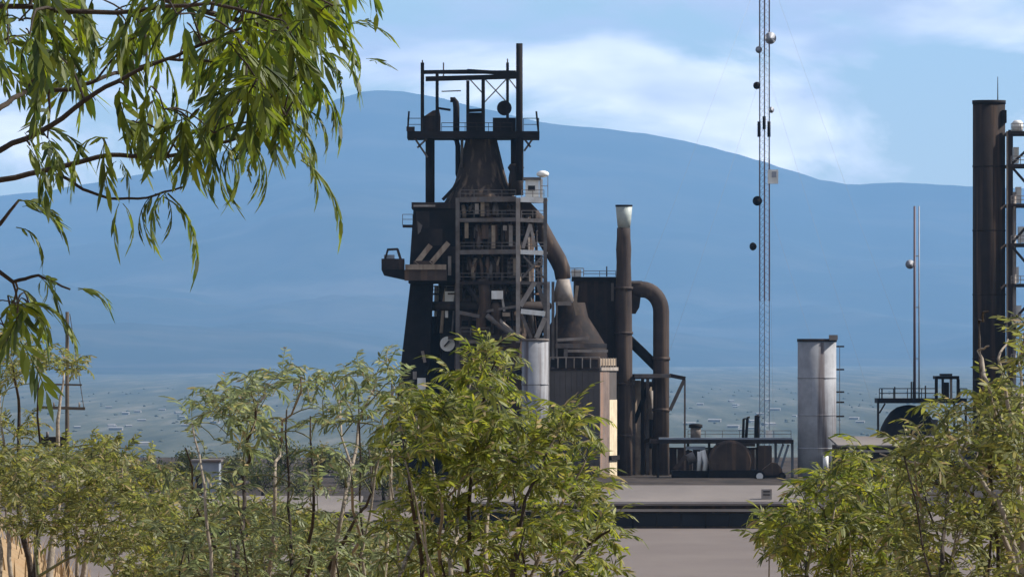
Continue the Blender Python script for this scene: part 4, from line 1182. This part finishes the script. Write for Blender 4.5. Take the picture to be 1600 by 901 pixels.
shrub("shrub", "yellow green leafy shrub rising in front of the blast furnace and silo", 23, .6, 37, "yellow", .74, (2, 3),
      [([(690, 640), (705, 590), (735, 556), (765, 546), (785, 560), (795, 595), (790, 660), (785, 700), (690, 700), (680, 670)], 80, 40),
       ([(615, 625), (660, 620), (700, 650), (690, 720), (610, 720)], 42, 40), ([(850, 660), (885, 640), (905, 655), (902, 675), (925, 705), (918, 738), (860, 742), (800, 730), (815, 700)], 44, 40),
       ([(600, 700), (920, 735), (960, 780), (620, 800)], 90, 45), ([(600, 800), (960, 790), (982, 840), (960, 870), (975, 960), (600, 960)], 170, 40)],
      [[(690, 900), (690, 780), (650, 650)], [(730, 900), (735, 760), (750, 640), (776, 560)], [(760, 900), (765, 720), (790, 570)], [(800, 900), (820, 780), (880, 660)], [(830, 900), (870, 800), (915, 720)], [(660, 880), (640, 760), (622, 650)],
       [(870, 900), (920, 850), (960, 820)], [(705, 900), (715, 780), (735, 600)], [(620, 910), (650, 840), (690, 790), (730, 740)]], r0=.011, extra=13)
shrub("shrub", "low bright green shrub growing in front of the pale rust streaked tank", 24, .6, 43, "yellow", .74, (2, 3),
      [([(1185, 850), (1205, 800), (1250, 765), (1300, 730), (1345, 700), (1390, 712), (1420, 740), (1420, 830), (1300, 850), (1200, 880)], 150, 45), ([(1180, 850), (1420, 820), (1430, 960), (1200, 960)], 80, 40)],
      [[(1260, 900), (1250, 840), (1215, 810)], [(1300, 900), (1290, 820), (1275, 770)], [(1340, 900), (1345, 800), (1345, 715)], [(1380, 900), (1390, 790), (1395, 730)], [(1410, 900), (1412, 830), (1405, 760)]], r0=.009, extra=10)
shrub("shrub", "tall twiggy olive shrub with grey stems in front of the brown chimney", 21, .6, 47, "olive", .66, (1, 3),
      [([(1430, 660), (1470, 640), (1520, 640), (1560, 560), (1600, 520), (1640, 520), (1640, 700), (1430, 720)], 80, 45), ([(1400, 700), (1640, 690), (1640, 830), (1400, 830)], 110, 40), ([(1400, 820), (1640, 820), (1640, 960), (1400, 960)], 110, 40)],
      [[(1590, 900), (1545, 760), (1500, 735), (1440, 725), (1375, 708)], [(1600, 900), (1560, 780), (1500, 710), (1470, 655)], [(1580, 900), (1570, 700), (1545, 600), (1528, 548), (1545, 540)], [(1560, 900), (1545, 720), (1535, 610), (1530, 500), (1545, 486)], [(1600, 900), (1590, 700), (1560, 560), (1575, 530)],
       [(1540, 900), (1520, 770), (1440, 740)], [(1610, 900), (1600, 690), (1590, 560), (1600, 520)], [(1470, 900), (1480, 800), (1475, 740)], [(1450, 900), (1440, 800), (1430, 720)], [(1580, 880), (1600, 800), (1560, 640)]], r0=.010, extra=13)
shrub("shrub", "grey olive bushy shrub around the utility pole", 58, 1.0, 53, "olive", .95, (2, 3),
      [([(-40, 530), (30, 525), (80, 535), (118, 560), (128, 590), (50, 605), (-40, 640)], 60, 30), ([(-40, 640), (60, 660), (60, 700), (-40, 720)], 14, 0), ([(-40, 690), (60, 705), (170, 690), (230, 740), (-40, 770)], 150, 0)],
      [[(30, 800), (30, 640), (20, 570)], [(90, 800), (90, 660), (100, 580)], [(60, 800), (60, 600)], [(140, 800), (170, 720), (180, 700)], [(10, 800), (0, 600)]], r0=.03, tr=.005)
shrub("shrub", "dense yellow olive shrub on the dry grass bank", 52, 1.2, 59, "olive", 1.0, (2, 4),
      [([(-40, 725), (60, 715), (160, 700), (230, 715), (280, 760), (300, 830), (320, 960), (200, 960), (165, 890), (70, 845), (-40, 825)], 330, 0)],
      [[(60, 900), (60, 780)], [(120, 900), (120, 740)], [(180, 900), (190, 730)], [(240, 900), (250, 770)], [(0, 900), (0, 760)]], r0=.03, tr=.005)
shrub("shrub", "broad olive shrub between the grass bank and the leggy grey shrub", 46, 1.2, 61, "olive", .95, (2, 4),
      [([(200, 780), (300, 800), (420, 790), (560, 830), (700, 850), (700, 960), (200, 960)], 460, 0)],
      [[(300, 940), (300, 820)], [(400, 940), (410, 820)], [(520, 940), (530, 850)], [(640, 940), (640, 870)]], r0=.03, tr=.005)

# dry grass on the bank at lower left
q = random.Random(9); mb = MB()
for i in range(2600):
    Y = q.uniform(50, 72); x = P(q.uniform(-250, 330), 560, Y).x; z = gheight(x, Y)
    h_ = q.uniform(.10, .30); a = q.uniform(0, 6.28); ln = Vector((math.cos(a), math.sin(a), 0)) * h_ * q.uniform(.1, .5); wv = Vector((-math.sin(a), math.cos(a), 0)) * .008
    p = Vector((x, Y, z - .02))
    mb.add([p - wv, p + wv, p + ln * .4 + Vector((0, 0, h_ * .6)) + wv * .7, p + ln * .4 + Vector((0, 0, h_ * .6)) - wv * .7, p + ln + Vector((0, 0, h_))], [(0, 1, 2, 3), (3, 2, 4)])
tag(mb.build("dry_grass", "dry_grass", loc=(0, 0, 0)), "dry tan grass on the bank below the olive shrubs", "grass", kind="stuff")

# ------------------------------------------------------------------ haze
mb = MB(); mb.box((-50000, -400, -128), (50000, 90000, 3900))
hz = bpy.data.materials.new("haze"); hz.use_nodes = True
t = hz.node_tree; t.nodes.clear()
o_ = t.nodes.new("ShaderNodeOutputMaterial"); v_ = t.nodes.new("ShaderNodeVolumePrincipled")
v_.inputs['Color'].default_value = (0.28, 0.57, 1.0, 1)
v_.inputs['Density'].default_value = 1.4e-5
v_.inputs['Anisotropy'].default_value = 0.0
t.links.new(v_.outputs[0], o_.inputs['Volume'])
MATS["haze"] = hz
tag(mb.build("haze", "haze", loc=(0, 0, 0)), "thin blue haze filling the air over the plain", "haze", kind="stuff")

# ------------------------------------------------------------------ sub-parts go under the part that carries them
def nest(root, parent, *kids):
    base = lambda o: o.name.split(".")[0]
    ps = [o for o in root.children if base(o) == parent]
    for o in list(root.children):
        if base(o) in kids and ps:
            o.parent = ps[0]
for root in [o for o in SC.objects if o.parent is None and "label" in o.keys()]:
    k = root.name.split(".")[0]
    if k == "blast_furnace":
        nest(root, "top_deck", "deck_edge", "rail_post", "deck_bracket", "deck_rail")
        nest(root, "hoist_house", "cladding_plate", "roof_slab", "side_deck", "side_bracket")
        nest(root, "shell", "shell_band", "cooling_pipe", "ring_walkway")
        nest(root, "cabin", "cabin_window", "cabin_roof", "cabin_wall", "radome")
        nest(root, "pale_disc", "disc_bar")
        nest(root, "landing_box", "landing_cabin", "landing_arm")
    elif k == "chimney_stack":
        nest(root, "shaft", "ring_flange"); nest(root, "cap", "cap_rim")
    elif k == "gas_duct": nest(root, "bend_pipe", "ring_flange", "pipe_rail")
    elif k in ("storage_tank", "silo"): nest(root, "drum", "rim", "seam_band", "top_bracket")
    elif k == "brown_chimney": nest(root, "shaft", "rim", "ring_seam", "lightning_rod", "side_box")
    elif k in ("workshop", "storehouse", "depot"):
        nest(root, "wall", "pane", "lintel"); nest(root, "roof", "roof_edge")
    elif k == "corrugated_shed": nest(root, "wall", "sheet_panel", "roof_trim", "pipe_clamp")
    elif k == "blue_shed": nest(root, "wall", "door")
    elif k == "utility_pole": nest(root, "transformer", "bushing"); nest(root, "crossarm", "insulator")
